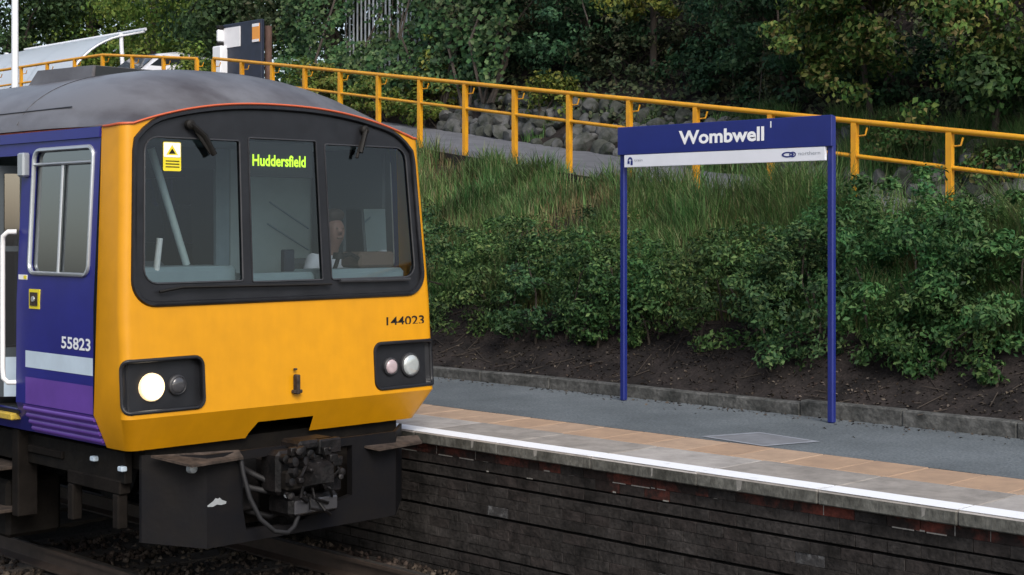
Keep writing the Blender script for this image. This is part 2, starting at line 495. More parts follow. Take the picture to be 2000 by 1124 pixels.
def raw(name, verts, faces, m, parent=None, smooth=False):
    """fast mesh from numpy arrays, faces (N,3) or (N,4)"""
    off = base_of(parent)
    verts = np.asarray(verts, dtype=np.float32) - np.array(off, dtype=np.float32)
    faces = np.asarray(faces, dtype=np.int32)
    me = bpy.data.meshes.new(name)
    me.vertices.add(len(verts))
    me.vertices.foreach_set('co', verts.ravel())
    k = faces.shape[1]
    me.loops.add(faces.size)
    me.loops.foreach_set('vertex_index', faces.ravel())
    me.polygons.add(len(faces))
    me.polygons.foreach_set('loop_start', np.arange(0, faces.size, k, dtype=np.int32))
    me.update(calc_edges=True)
    if smooth:
        me.shade_smooth()
    me.materials.append(m)
    o = bpy.data.objects.new(name, me)
    COL.objects.link(o)
    if parent:
        o.parent = parent
        ROOT[o.name] = off
    return o

def share(src, name, parent, loc, rot=None, scale=None, m=None):
    """another piece with the same mesh (material switched on the object)"""
    o = bpy.data.objects.new(name, src)
    COL.objects.link(o)
    if parent:
        o.parent = parent
        loc = Vector(loc) - base_of(parent)
        ROOT[o.name] = base_of(parent)
    o.location = loc
    if rot: o.rotation_euler = rot
    if scale: o.scale = scale
    if m:
        o.material_slots[0].link = 'OBJECT'
        o.material_slots[0].material = m
    return o

def unit_mesh(mb, name, m):
    me = bpy.data.meshes.new(name)
    me.from_pydata(mb.v, [], mb.f)
    me.materials.append(m)
    bm = bmesh.new(); bm.from_mesh(me)
    bmesh.ops.recalc_face_normals(bm, faces=bm.faces)
    bm.to_mesh(me); bm.free()
    return me

def text(name, body, width, height, origin, right, up, m, parent, depth=0.002, bold=0.0):
    """flat lettering, lower-left corner at origin, fitted to width x height"""
    cu = bpy.data.curves.new(name, 'FONT')
    cu.body = body
    cu.offset = bold
    cu.resolution_u = 3
    ob = bpy.data.objects.new(name, cu)
    me = bpy.data.meshes.new_from_object(ob)
    bpy.data.objects.remove(ob)
    n = len(me.vertices)
    co = np.zeros(n * 3, dtype=np.float32)
    me.vertices.foreach_get('co', co)
    co = co.reshape(-1, 3)
    lo, hi = co.min(0), co.max(0)
    fx, fy = width / (hi[0] - lo[0]), height / (hi[1] - lo[1])
    r, u, og = np.array(right), np.array(up), np.array(origin)
    w = og + np.outer((co[:, 0] - lo[0]) * fx, r) + np.outer((co[:, 1] - lo[1]) * fy, u)
    off = np.array(base_of(parent))
    me.vertices.foreach_set('co', (w - off).astype(np.float32).ravel())
    me.materials.clear()
    me.materials.append(m)
    me.update()
    o = bpy.data.objects.new(name, me)
    COL.objects.link(o)
    if parent:
        o.parent = parent
        ROOT[o.name] = base_of(parent)
    return o

def rrect(x0, x1, y0, y1, r, n=5):
    out = []
    for cx, cy, a0 in ((x1 - r, y1 - r, 0), (x0 + r, y1 - r, 90), (x0 + r, y0 + r, 180), (x1 - r, y0 + r, 270)):
        for i in range(n + 1):
            a = math.radians(a0 + 90 * i / n)
            out.append((cx + r * math.cos(a), cy + r * math.sin(a)))
    return out

# ------------------------------------------------------------------ terrain
def smooth01(t):
    t = np.clip(t, 0, 1)
    return t * t * (3 - 2 * t)

def xr(Y):            # foot of the yellow railing
    return 13.95 + (np.clip(Y, -30, 40) - 7.68) * 0.1604

def rb(Y):            # height of the ramp at the railing
    Y = np.asarray(Y, dtype=float)
    a = np.maximum(2.41 + (Y - 7.68) * 0.1326, 1.02)
    return np.where(Y < 25, a, np.minimum(4.706 + (Y - 25) * 0.085, 5.1))

def wob(X, Y, s=1.0):
    return (np.sin(X * 1.7 * s + Y * 0.9 * s) + np.sin(Y * 2.3 * s - X * 1.1 * s + 1.3) + np.sin((X + Y) * 3.7 * s)) / 3

PATH_W = 2.5
def ground_z(X, Y):
    X = np.asarray(X, dtype=float); Y = np.asarray(Y, dtype=float)
    r, b_ = xr(Y), rb(Y)
    t = np.clip((X - 11.12) / (r - 11.12), 0, 1)
    bank = 0.99 + (b_ - 0.99) * (t ** 1.12) + 0.05 * wob(X, Y, 1.6) * np.clip(t * 6, 0, 1) * np.clip((1 - t) * 6, 0, 1)
    path = b_ + 0.07 * np.clip(X - r, 0, PATH_W)
    d = X - r - PATH_W
    fade = (1 - smooth01((Y - 25) / 6)) * smooth01((Y + 1) / 6.5)  # also flattens the unseen near hill, letting sky light onto windscreen and bank
    hill = np.clip(d * 1.1, 0, 0.55) * fade + np.clip(d - 0.5, 0, 11) * 0.72 * fade + 0.12 * wob(X, Y, 0.8) * np.clip(d, 0, 1) * fade
    path = path + .12 * smooth01((X - 19) / 1.2) * smooth01((Y - 27) / 2)
    return np.where(X < r, bank, path + np.where(d > 0, hill, 0))

def grid(name, xs, ys, m, zf, smooth=True):
    Xg, Yg = np.meshgrid(xs, ys)
    Z = zf(Xg, Yg)
    nx, ny = len(xs), len(ys)
    V = np.stack([Xg.ravel(), Yg.ravel(), np.asarray(Z).ravel()], 1)
    i = np.arange(nx * ny).reshape(ny, nx)
    F = np.stack([i[:-1, :-1].ravel(), i[:-1, 1:].ravel(), i[1:, 1:].ravel(), i[1:, :-1].ravel()], 1)
    return raw(name, V, F, m, None, smooth)

g_ = MB().box(-700, 700, -700, 700, -1.2, -0.62).build('ground', M['soil'])
tag(g_, kind='structure')
bank = grid('embankment', np.concatenate([np.linspace(11.12, 20, 90), np.linspace(20.4, 60, 50)]),
            np.concatenate([np.linspace(-25, 2, 40), np.linspace(2.2, 32, 190), np.linspace(33, 120, 40)]), M['soil'], ground_z)
tag(bank, kind='structure')
# ramp path laid 1 cm above the embankment
ys = np.linspace(-12, 44, 130)
V, F = [], []
for y in ys:
    for k in range(5):
        x = xr(y) - 0.12 + (PATH_W + 0.1) * k / 4
        V.append((x, y, float(rb(y)) + 0.07 * max(0, x - xr(y)) + 0.02))
for i in range(len(ys) - 1):
    for k in range(4):
        F.append((i * 5 + k, i * 5 + k + 1, i * 5 + 6 + k, i * 5 + 5 + k))
path = raw('ramp_path', V, F, M['path'], None, True)
tag(path, kind='structure')
mb = MB()
for i in range(len(ys) - 1):     # thin concrete edge below the railing
    y0, y1 = ys[i], ys[i + 1]
    x0, x1 = xr(y0) - 0.14, xr(y1) - 0.14
    z0, z1 = float(rb(y0)) + 0.03, float(rb(y1)) + 0.03
    mb.add([(x0 - .06, y0, z0 - .3), (x0 - .06, y0, z0), (x0 + .04, y0, z0), (x1 - .06, y1, z1 - .3), (x1 - .06, y1, z1), (x1 + .04, y1, z1)],
           [(0, 3, 4, 1), (1, 4, 5, 2)])
tag(mb.build('path_edging', M['soil']), kind='structure')

# track bed
tb = grid('track_bed', np.linspace(-3.5, 8.3, 60), np.linspace(-12, 60, 160), M['ballast_bed'],
          lambda X, Y: -0.19 - 0.10 * np.clip(np.abs(X - 6.6) - 1.25, 0, 1) + 0.03 * wob(X, Y, 4))
tag(tb, kind='structure')

# ------------------------------------------------------------------ platform
pl = MB().box(9.285, 11.02, -12, 60, -0.6, 0.9).build('platform', M['asphalt'])
tag(pl, kind='structure')
ROOT['platform'] = Vector((0, 0, 0))
core = MB().box(8.16, 9.284, -12, 60, -0.6, 0.812).build('platform_core', M['mortar'], pl)
L_ = 0.95
cop = [unit_mesh(MB().bbox(0.0, 0.76, 0.003, L_ - 0.003, -0.088, 0, 0.008), 'coping_slab', M['slab'])]
cop[0].materials.append(M['nose'])
for p_ in cop[0].polygons:
    if p_.normal.x < -0.3 and p_.normal.z < .5:
        p_.material_index = 1
y = -2.3
k = 0
while y < 28:
    share(cop[0], 'coping_slab', pl, (7.985, y, 0.9 + random.uniform(-.002, .002)), m=random.choice([M['slab'], M['slab'], M['slab2']]))
    y += L_
bf = unit_mesh(MB().bbox(0.0, 0.53, 0.003, 0.417, -0.07, 0, 0.006), 'buff_slab', M['buff'])
y = -0.2
while y < 22:
    share(bf, 'buff_slab', pl, (8.75, y, 0.9 + random.uniform(-.003, .002)), m=random.choice([M['buff'], M['buff2'], M['buff']]))
    y += 0.42
mb = MB()
y = -2.3
while y < 28:
    mb.box(7.998, 8.185, y + 0.006, y + L_ - 0.006, 0.9035, 0.9065)
    y += L_
mb.build('white_line', M['line'], pl)

# platform face: brick courses on a mortar core
pw = MB().box(8.135, 8.159, -12, 60, -0.6, 0.811).build('platform_wall', M['mortar'])
tag(pw, kind='structure')
ROOT['platform_wall'] = Vector((0, 0, 0))
bl = 0.225
bu = unit_mesh(MB().bbox(0, 0.078, 0.0015, bl - 0.0015, 0.0005, 0.0745, 0.0025), 'brick', M['brick_soot'])
cz = 0.808
cols = []
offs = [8.050, 8.053, 8.058, 8.064, 8.067, 8.066, 8.074, 8.077, 8.076, 8.08, 8.086, 8.088, 8.09]
gaps = [0, 0, .014, .020, 0, 0.001, .022, 0, 0, 0.0, .012, 0, 0]
rest = MB()
nb = 0
red_runs = [(9.2, 9.9), (8.35, 9.05), (7.75, 8.0), (6.75, 7.1), (5.35, 6.05), (4.2, 4.9), (3.3, 3.7), (10.4, 10.8)]
reds = []
for c, (ox, gp) in enumerate(zip(offs, gaps)):
    cz -= 0.075 + gp
    st = 0.11 if c % 2 else 0.0
    y = 3.05 + st
    n_in = 28 if c < 10 else 0
    for i in range(n_in):
        yc = y + bl / 2
        w = random.random()
        if c == 0 and any(a <= yc <= b_ for a, b_ in red_runs):
            m = M['brick_red']; reds.append((ox, y, cz))
        elif c == 0 and w < .75 or c == 1 and w < 0.12:
            m = M['brick_red']
        elif w < 0.30:
            m = M['brick_brown']
        elif w > (0.72 if c > 6 and yc < 7 else 0.97):
            m = M['brick_pale']
        else:
            m = M['brick_soot']
        share(bu, 'brick', pw, (ox + random.uniform(-.003, .003), y, cz), m=m)
        nb += 1
        y += bl
    yy = 3.05 + st - bl
    while yy > -3:
        rest.box(ox, ox + .08, yy + .005, yy + bl - .005, cz + .004, cz + .071, random.choice([0, 0, 0, 1])); yy -= bl
    yy = 3.05 + st + n_in * bl
    while yy < 24:
        rest.box(ox, ox + .08, yy + .005, yy + bl - .005, cz + .004, cz + .071, random.choice([0, 0, 0, 1])); yy += bl
ro = rest.build('brickwork', [M['brick_soot'], M['brick_brown']], pw)
ro['kind'] = 'stuff'
mb = MB()
for (ox, y, z) in reds:       # old pointing left under and between the red bricks
    if random.random() < 0.45:
        mb.box(ox - .002, ox + .04, y + random.uniform(0, .06), y + bl - random.uniform(0, .08), z - .004, z + .0035)
    if random.random() < 0.35:
        mb.box(ox + .002, ox + .04, y - .0045, y + .0045, z + .004, z + .068)
for _ in range(12):
    y = random.uniform(3, 9); z = random.choice([0.658, 0.733, 0.733])
    mb.box(8.050, 8.1, y, y + random.uniform(.02, .08), z, z + random.uniform(.004, .012))
mb.build('pale_pointing', M['mortar_pale'], pw)

# back kerb of the platform
kb = MB().box(11.06, 11.13, -12, 60, -0.5, 0.985).build('back_kerb', M['kerb'])
tag(kb, kind='structure')
ROOT['back_kerb'] = Vector((0, 0, 0))
ks = unit_mesh(MB().bbox(0.0, 0.11, 0.001, 0.999, -0.2, 0.125, 0.012), 'kerb_stone', M['kerb'])
y = -1.5
while y < 26:
    share(ks, 'kerb_stone', kb, (11.025 + random.uniform(-.006, .006), y, 0.9 + random.uniform(-.022, .012)), rot=(random.uniform(-.012, .012), 0, random.uniform(-.006, .006)))
    y += 1.0

# inspection cover in the asphalt
ic = thing('inspection_cover', 'pale rectangular access cover set in the asphalt between the sign posts and the buff slabs', 'access cover', (9.57, 6.88, 0.9))
pts = [(9.36, 7.28), (9.88, 7.10), (9.78, 6.46), (9.27, 6.62)]
cx = sum(p[0] for p in pts) / 4; cy = sum(p[1] for p in pts) / 4
M['cover_edge'] = mat('cover_edge', (0.30, 0.32, 0.36), 0.8, var=0.3, scale=12)
M['cover_fill'] = mat('cover_fill', (0.19, 0.20, 0.22), 0.85, var=0.3, scale=6)
mb = MB()
inn = [(cx + (x - cx) * .86, cy + (y - cy) * .86) for x, y in pts]
mb.add([(x, y, .905) for x, y in pts] + [(x, y, .905) for x, y in inn], [(i, (i + 1) % 4, 4 + (i + 1) % 4, 4 + i) for i in range(4)])
mb.build('frame', M['cover_edge'], ic)
MB().add([(x, y, .9035) for x, y in inn], [(0, 1, 2, 3)]).build('plate', M['cover_fill'], ic)

# old paint runs on the coping edge
mb = MB()
for y, w, h in ((5.87, .05, .075), (4.55, .03, .06), (7.72, .04, .05), (6.62, .02, .07), (8.4, .03, .06)):
    mb.add([(7.983, y, .893), (7.983, y + w, .893), (7.983, y + w * .9, .893 - h), (7.983, y + w * .25, .893 - h * .8)], [(0, 1, 2, 3)])
mb.build('paint_run', M['mortar_pale'], pl)

# ------------------------------------------------------------------ station name sign
SX = 10.80
sg = thing('station_sign', 'tall blue station name sign on two posts at the back of the platform', 'station sign', (SX, 8.17, 0.9))
for yy in (9.26, 6.985):
    MB().bbox(SX - .040, SX + .014, yy + (.015 if yy > 9 else .005), yy + (.069 if yy > 9 else .063), 0.9, 3.46, 0.010).build('post', M['sign_blue'], sg)
bd = MB().bbox(SX - .075, SX - .042, 6.98, 9.325, 3.205, 3.465, 0.004).build('name_board', M['sign_blue'], sg)
st = MB().bbox(SX - .072, SX - .042, 7.045, 9.245, 3.088, 3.203, 0.003).build('white_panel', M['sign_white'], sg)
text('lettering', 'Wombwell', 0.935, 0.125, (SX - .0775, 8.59, 3.275), (0, -1, 0.0), (0, 0, 1), M['sign_text'], bd, bold=0.03)
MB().box(SX - .078, SX - .076, 7.58, 7.592, 3.385, 3.44).build('scratch', M['sign_white'], bd)
# operator marks on the white panel
mk = MB()
fx = SX - .0745
def yz(mb, pts, x=fx):
    mb.add([(x, y, z) for y, z in pts], [tuple(range(len(pts)))])
ring = [(9.17 + .030 * math.cos(a), 3.150 + .032 * math.sin(a)) for a in np.linspace(0, PI, 9)]
ring2 = [(9.17 + .016 * math.cos(a), 3.148 + .017 * math.sin(a)) for a in np.linspace(PI, 0, 9)]
yz(mk, ring + ring2)
yz(mk, [(9.202, 3.12), (9.176, 3.12), (9.176, 3.145), (9.202, 3.148)])
yz(mk, [(9.164, 3.108), (9.138, 3.108), (9.138, 3.148), (9.164, 3.148)])
mk.build('emblem', M['sign_blue'], st)
mk = MB()
for cy_, w_ in ((7.415, 0.062), (7.365, 0.034)):
    o_ = [(cy_ + w_ * math.cos(a), 3.148 + .024 * math.sin(a)) for a in np.linspace(0, 2 * PI, 24, endpoint=False)]
    i_ = [(cy_ + w_ * .66 * math.cos(a), 3.148 + .013 * math.sin(a)) for a in np.linspace(0, 2 * PI, 24, endpoint=False)]
    mk.add([(fx - (0.0005 if w_ < .05 else 0), y, z) for y, z in o_ + i_], [(i, (i + 1) % 24, 24 + (i + 1) % 24, 24 + i) for i in range(24)])
mk.build('emblem', M['sign_blue'], st)
text('lettering', 'northern', 0.215, 0.030, (fx, 7.305, 3.140), (0, -1, 0), (0, 0, 1), M['grey_text'], st)
text('lettering', 'train', 0.10, 0.024, (fx, 9.12, 3.140), (0, -1, 0), (0, 0, 1), M['grey_text'], st)

# ------------------------------------------------------------------ yellow railing of the ramp
def railing(name, label, posts, group=None, cap0=False):
    """posts: list of (x, y, zbase, ztop)"""
    r = thing(name, label, 'railing', posts[0][:3])
    P = [(x, y, zt) for x, y, zb, zt in posts]
    MB().tube(P, 0.032, 10).build('top_rail', M['rail_yellow'], r, 60)
    MB().tube([(x, y, zt - 0.375) for x, y, zt in P], 0.024, 8).build('mid_rail', M['rail_yellow'], r, 60)
    for x, y, zb, zt in posts:
        MB().box(x - .032, x + .032, y - .032, y + .032, zb - .15, zt - .02).build('post', M['rail_yellow'], r)
        MB().tube([(x + .02, y - .03, zt - .16), (x + .085, y - .075, zt - .15), (x + .10, y - .09, zt - .07)], 0.011, 6).build('bracket', M['rail_yellow'], r, 60)
    return r
posts = []
for k in range(-3, 24):
    X = 16.72 - 0.198 * k; Y = 24.95 - 1.2337 * k
    if k < 0:
        continue
    zt = 5.80 - 0.1638 * k
    posts.append((X, Y, float(rb(Y)), zt))
railing('ramp_railing', 'long yellow tubular railing climbing the bank behind the station sign', posts)
posts = []
for k in range(14):
    Y = 25.75 + 1.25 * k
    posts.append((16.86 + 0.02 * min(k, 4), Y, float(rb(Y)), float(rb(Y)) + 1.1 + 0.02 * min(k, 3)))
railing('upper_railing', 'distant level yellow railing at upper left in front of the curved shelter', posts)

# ------------------------------------------------------------------ rocks edging the path
rk = thing('rockery', 'rough row of grey rocks retaining the hillside along the far edge of the ramp path', 'rock edging', (17.6, 14, 3.6))
def rock_mesh(seed):
    bm = bmesh.new()
    bmesh.ops.create_icosphere(bm, subdivisions=2, radius=1)
    r = random.Random(seed)
    cut = [(Vector((r.uniform(-1, 1), r.uniform(-1, 1), r.uniform(-1, 1))).normalized(), r.uniform(.5, .85)) for _ in range(7)]
    for v in bm.verts:
        for n_, d_ in cut:
            e_ = v.co.dot(n_) - d_
            if e_ > 0: v.co -= n_ * e_ * .9
        v.co *= r.uniform(0.94, 1.06)
    me = bpy.data.meshes.new('rock')
    bm.to_mesh(me); bm.free()
    me.shade_smooth(); me.set_sharp_from_angle(angle=math.radians(28))
    me.materials.append(M['stone_grey'])
    return me
rocks = [rock_mesh(i) for i in range(8)]
n = 0
for row in range(5):
    y = 7.4 + random.random() * .3
    while y < 20.5:
        s = random.uniform(.09, .22) * (1.1 - .06 * row)
        if random.random() < 0.88 and n < 290:
            x = xr(y) + PATH_W + 0.02 + row * .13 + random.uniform(-.06, .08)
            z = float(rb(y)) + .07 * PATH_W + .06 + row * .155 + random.uniform(-.04, .04)
            share(random.choice(rocks), 'rock', rk, (x, y, z), rot=(random.random() * 6, random.random() * 6, random.random() * 6),
                  scale=(s, s * random.uniform(.9, 1.4), s * random.uniform(.65, .95)), m=random.choice([M['stone_grey'], M['stone_grey'], M['stone_dark']]))
            n += 1
        y += s * random.uniform(1.5, 2.0)

# ------------------------------------------------------------------ railway track
def rail(label, x):
    mb = MB()
    prof = [(-.07, -.16), (.07, -.16), (.07, -.145), (.012, -.12), (.012, -.035), (.036, -.03), (.036, -.004), (.03, 0), (-.03, 0), (-.036, -.004), (-.036, -.03), (-.012, -.035), (-.012, -.12), (-.07, -.145)]
    n = len(prof)
    mb.add([(x + a, -12, z) for a, z in prof] + [(x + a, 60, z) for a, z in prof], [(i, (i + 1) % n, n + (i + 1) % n, n + i) for i in range(n)])
    o = mb.build('rail', M['rail_steel'])
    mb2 = MB().box(x - .022, x + .022, -12, 60, .0005, .0015)
    ROOT['rail'] = Vector((0, 0, 0)); ROOT[o.name] = Vector((0, 0, 0))
    mb2.build('rail_head', M['rail_top'], o)
    tag(o, label, 'rail')
rail('rusty steel rail on the ballast at the bottom left, left of the train', 5.86)
rail('steel rail hidden in shadow between the train and the platform wall', 7.34)
su = unit_mesh(MB().bbox(-1.3, 1.3, -.125, .125, -.13, 0, .015), 'sleeper', M['sleeper'])
for i in range(14):
    o = share(su, 'sleeper', None, (6.6, 4.3 + .7 * i, -.165))
    tag(o, 'dark sleeper lying across the track in the ballast under the rails', 'sleeper', 'sleepers under the track')
# ballast stones
def stones(name, n, xr_, yr_, smin, smax, zf, m, label, cat='stones'):
    base = np.array([(1, 0, 0), (-1, 0, 0), (0, 1, 0), (0, -1, 0), (0, 0, 1), (0, 0, -1)], dtype=float)
    tri = np.array([(0, 2, 4), (2, 1, 4), (1, 3, 4), (3, 0, 4), (2, 0, 5), (1, 2, 5), (3, 1, 5), (0, 3, 5)])
    X = RNG.uniform(*xr_, n); Y = RNG.uniform(*yr_, n)
    Z = zf(X, Y)
    s = RNG.uniform(smin, smax, n)
    v = base[None] * (s[:, None, None] * RNG.uniform(.55, 1.15, (n, 6, 1)))
    a = RNG.uniform(0, 2 * PI, n); b_ = RNG.uniform(-.9, .9, n)
    ca, sa, cb, sb = np.cos(a), np.sin(a), np.cos(b_), np.sin(b_)
    x = v[..., 0] * ca[:, None] - v[..., 1] * sa[:, None]
    y2 = v[..., 0] * sa[:, None] + v[..., 1] * ca[:, None]
    y = y2 * cb[:, None] - v[..., 2] * sb[:, None]
    z = y2 * sb[:, None] + v[..., 2] * cb[:, None]
    V = np.stack([x + X[:, None], y + Y[:, None], z + Z[:, None]], 2).reshape(-1, 3)
    F = (tri[None] + (np.arange(n) * 6)[:, None, None]).reshape(-1, 3)
    o = raw(name, V, F, m)
    return tag(o, label, cat, kind='stuff')
M['ballast_mix'] = leaf_mat('ballast_mix', [(0.012, 0.010, 0.009), (0.032, 0.024, 0.019), (0.06, 0.045, 0.035), (0.11, 0.088, 0.07)], 0.0, 0.9)
stones('ballast', 9000, (4.0, 8.2), (4.5, 12), .018, .042, lambda X, Y: -0.18 - 0.10 * np.clip(np.abs(X - 6.6) - 1.25, 0, 1) + RNG.uniform(-.01, .015, len(X)), M['ballast_mix'],
       'brown track ballast of small broken stones around the rails', 'ballast')

# ------------------------------------------------------------------ the train
TX = 6.615
Y_END = 24.6
YB = 9.25            # where the yellow end meets the blue side
tr = thing('railcar', 'diesel railcar with yellow cab end and blue and purple side standing at the platform', 'train', (TX, 8.9, 0.0))

def hws(z):
    if z < 1.26: return 1.378 - (1.26 - z) / .23 * .10
    if z < 2.0: return 1.378
    return 1.378 - (z - 2.0) / 1.22 * .062
R_ = 0.07
FL = 1.28
SM = FL + R_ * PI / 2 + 0.3
def FM(s, z, dep=0.0):
    """cab end: s runs round the plan outline from left side to right side"""
    ins = (1.26 - z) / .23 if z < 1.26 else 0.0
    hw = hws(z) - 0.0
    yf = 8.836 + (max(z, 1.26) - 1.26) * .067 + ins * .13
    sg_ = -1 if s < 0 else 1
    a = abs(s)
    if a <= FL:
        u = a * (hw - R_) / FL; y = yf; nx, ny = 0.0, -1.0
    elif a <= FL + R_ * PI / 2:
        th = (a - FL) / R_
        u = hw - R_ + R_ * math.sin(th); y = yf + R_ * (1 - math.cos(th)); nx, ny = math.sin(th), -math.cos(th)
    else:
        e = (a - FL - R_ * PI / 2) / .3
        u = hw; y = yf + R_ + e * (YB - yf - R_); nx, ny = 1.0, 0.0
    return (TX + sg_ * (u - nx * dep), y - ny * dep, z)
def arch(u):
    return 3.425 - .19 * (abs(u) / 1.28) ** 2.3
def ztop(s):
    if abs(s) <= FL: return arch(s)
    return 3.235 - min(1, (abs(s) - FL) / .3) * .012
ss = list(np.linspace(-FL, FL, 45))
cor = [FL + R_ * PI / 2 * k / 5 for k in range(1, 6)]
allS = [-SM, -SM + .15] + [-c for c in cor[::-1]] + ss + cor + [SM - .15, SM]
bottom = []
for s in allS:
    bottom.append((s, 1.03))
notch = [(-.36, 1.03), (-.34, 1.07), (-.28, 1.145), (.22, 1.145), (.24, 1.03)]
bottom = [p for p in bottom if p[0] < -.40] + notch + [p for p in bottom if p[0] > .28]
outline = bottom + [(s, ztop(s)) for s in allS[::-1]]
# windscreen opening
wso = []
for i in range(9):
    a = math.radians(180 + 90 * i / 8)
    wso.append((-1.265 + .17 + .17 * math.cos(a), 2.015 + .17 + .17 * math.sin(a)))
for i in range(9):
    a = math.radians(270 + 90 * i / 8)
    wso.append((1.265 - .17 + .17 * math.cos(a), 2.015 + .17 + .17 * math.sin(a)))
wso += [(1.265, z) for z in (2.5, 2.8, 3.05)]
for s in np.linspace(1.255, -1.255, 41):
    e = max(0, (abs(s) - 1.0) / .265)
    wso.append((float(s), arch(s) - .025 - .10 * e ** 2.6))
wso += [(-1.265, z) for z in (3.05, 2.8, 2.5)]
hl = {sg_: [(sg_ * x, z) for x, z in rrect(.75, 1.365, 1.30, 1.645, .06)] for sg_ in (-1, 1)}
extra = [(sg_ * c, z) for sg_ in (-1, 1) for c in cor[1:4] for z in (1.1, 1.18, 1.7, 1.85, 2.0, 2.2, 2.4, 2.6, 2.8, 3.0, 3.15)]
extra += [(sg_ * 1.32, z) for sg_ in (-1, 1) for z in (2.1, 2.4, 2.7, 3.0)]
mb = MB()
vl = [[(sg_ * c, z) for z in (1.031, 1.26, 1.6, 1.95, 2.3, 2.65, 3.0, ztop(c) - .001)] for sg_ in (-1, 1) for c in [FL] + cor]
mb.plate(outline, [wso, hl[-1], hl[1]], FM, [], [[(s, 1.26) for s in allS]] + vl, 0, 0)
mb.add([FM(p[0], p[1], d) for d in (0, .03) for p in wso], [(i, (i + 1) % len(wso), len(wso) + (i + 1) % len(wso), len(wso) + i) for i in range(len(wso))])
cabf = mb.build('cab_front', M['yellow'], tr, 24)

# windscreen surround with three panes
def pane_poly(x0, x1, z0, z1, r=(.05, .05, .05, .05)):
    out = []
    for (cx, cy, a0, rr) in ((x1 - r[0], z1 - r[0], 0, r[0]), (x0 + r[1], z1 - r[1], 90, r[1]), (x0 + r[2], z0 + r[2], 180, r[2]), (x1 - r[3], z0 + r[3], 270, r[3])):
        for i in range(5):
            a = math.radians(a0 + 90 * i / 4)
            out.append((cx + rr * math.cos(a), cy + rr * math.sin(a)))
    return out
panes = [pane_poly(-1.18, -.395, 2.155, 3.15, (.02, .10, .10, .02)), pane_poly(-.315, .305, 2.145, 3.175, (.015,) * 4), pane_poly(.385, 1.20, 2.145, 3.155, (.10, .02, .02, .10))]
FD = lambda d: (lambda s, z, dep: FM(s, z, d + dep))
mb = MB().plate(wso, panes, FD(.012), [], [], 0, 0.035)
sur = mb.build('windscreen_surround', M['rubber'], tr)
MB().loop([FM(s, z, .0) for s, z in wso], .020, 6).build('rubber_seal', M['rubber'], sur, 60)
for p in panes:
    w = MB().plate(p, [], FD(.022)).build('windscreen_pane', M['glass'], tr)
    MB().loop([FM(s, z, .011) for s, z in p], .007, 6).build('gasket', M['rubber_grey'], w, 60)
# destination display behind the middle pane
dd = MB().box(TX - .29, TX + .28, 8.99, 9.12, 2.90, 3.15).build('destination_display', M['display'], tr)
text('lettering', 'Huddersfield', .475, .085, (TX - .265, 8.985, 2.975), (1, 0, 0), (0, 0, 1), M['lime'], dd, bold=0.024)
# warning sticker inside the left pane
stk = MB().plate(rrect(-1.03, -.885, 2.92, 3.12, .01), [], FD(.018)).build('warning_sticker', M['sticker_yellow'], tr)
MB().plate(rrect(-1.025, -.89, 3.015, 3.115, .008), [[(-1.005, 3.03), (-.91, 3.03), (-.957, 3.10)]], FD(.0165)).build('sticker_border', M['white'], stk)
MB().plate([(-.985, 3.04), (-.93, 3.04), (-.957, 3.075)], [], FD(.015)).build('warning_symbol', M['black'], stk)
for z in (2.945, 2.965, 2.985):
    MB().plate([(-1.01, z), (-.90, z), (-.90, z + .007), (-1.01, z + .007)], [], FD(.016)).build('print_line', M['black'], stk)
# wipers
def wiper(pts, blade, r1=.014, r2=.010):
    w = MB().tube([FM(s, z, -.03) for s, z in pts], r1, 6).build('wiper', M['black'], tr, 60)
    MB().tube([FM(s, z, -.018) for s, z in blade], r2, 6).build('wiper_blade', M['black'], w, 60)
    c = FM(pts[0][0], pts[0][1], .0)
    MB().lathe(c, (0, -1, 0), [(0, .035), (.03, .035), (.045, .02)], 12).build('wiper_boss', M['black'], w, 40)
wiper([(-.83, 3.245), (-.72, 3.17), (-.64, 3.04)], [(-.80, 3.22), (-.66, 3.05)], .022, .016)
wiper([(.77, 3.275), (.70, 3.10)], [(.73, 3.19), (.67, 3.06)], .020, .012)
MB().tube([FM(s, z, -.02) for s, z in ((-1.08, 2.10), (-.9, 2.125), (.0, 2.115), (.36, 2.112))], .010, 6).build('grab_rail', M['black'], tr, 60)
MB().tube([FM(s, z, -.02) for s, z in ((.44, 2.135), (.8, 2.13), (1.12, 2.13))], .013, 6).build('grab_rail', M['rubber_grey'], tr, 60)
# headlights
for sg_ in (-1, 1):
    nh = len(hl[sg_])
    hb = MB().plate(hl[sg_], [], FD(.05)).add([FM(p[0], p[1], d) for d in (-.003, .05) for p in hl[sg_]], [(i, (i + 1) % nh, nh + (i + 1) % nh, nh + i) for i in range(nh)]).build('headlight_cluster', M['rubber'], tr)
    hb['label'] = 'headlight cluster with its outer lamp lit' if sg_ < 0 else 'unlit headlight cluster beside the platform'
    MB().loop([FM(s, z, -.001) for s, z in hl[sg_]], .014, 6).build('bezel', M['rubber'], hb, 60)
    for (u, r, nm, m) in (((1.125, .080, 'headlamp', M['lit'] if sg_ < 0 else M['lamp_clear']), (.93, .056, 'marker_lamp', M['lamp_dark'] if sg_ < 0 else M['lamp_pink']))):
        c = FM(sg_ * u, 1.46, .05)
        MB().lathe(c, (0, -1, 0), [(0, r + .016), (.022, r + .014), (.03, r + .004), (.026, r)], 22).build('lamp_rim', M['lit_rim'] if (nm == 'headlamp' and sg_ < 0) else M['rubber_grey'], hb, 40)
        o = MB().lathe((c[0], c[1] - .024, c[2]), (0, -1, 0), [(0, r), (.008, r * .93), (.014, r * .7), (.017, r * .3)], 22).build(nm, m, hb, 60)
        if nm == 'headlamp' and sg_ < 0: o['label'] = 'bright lit headlamp'
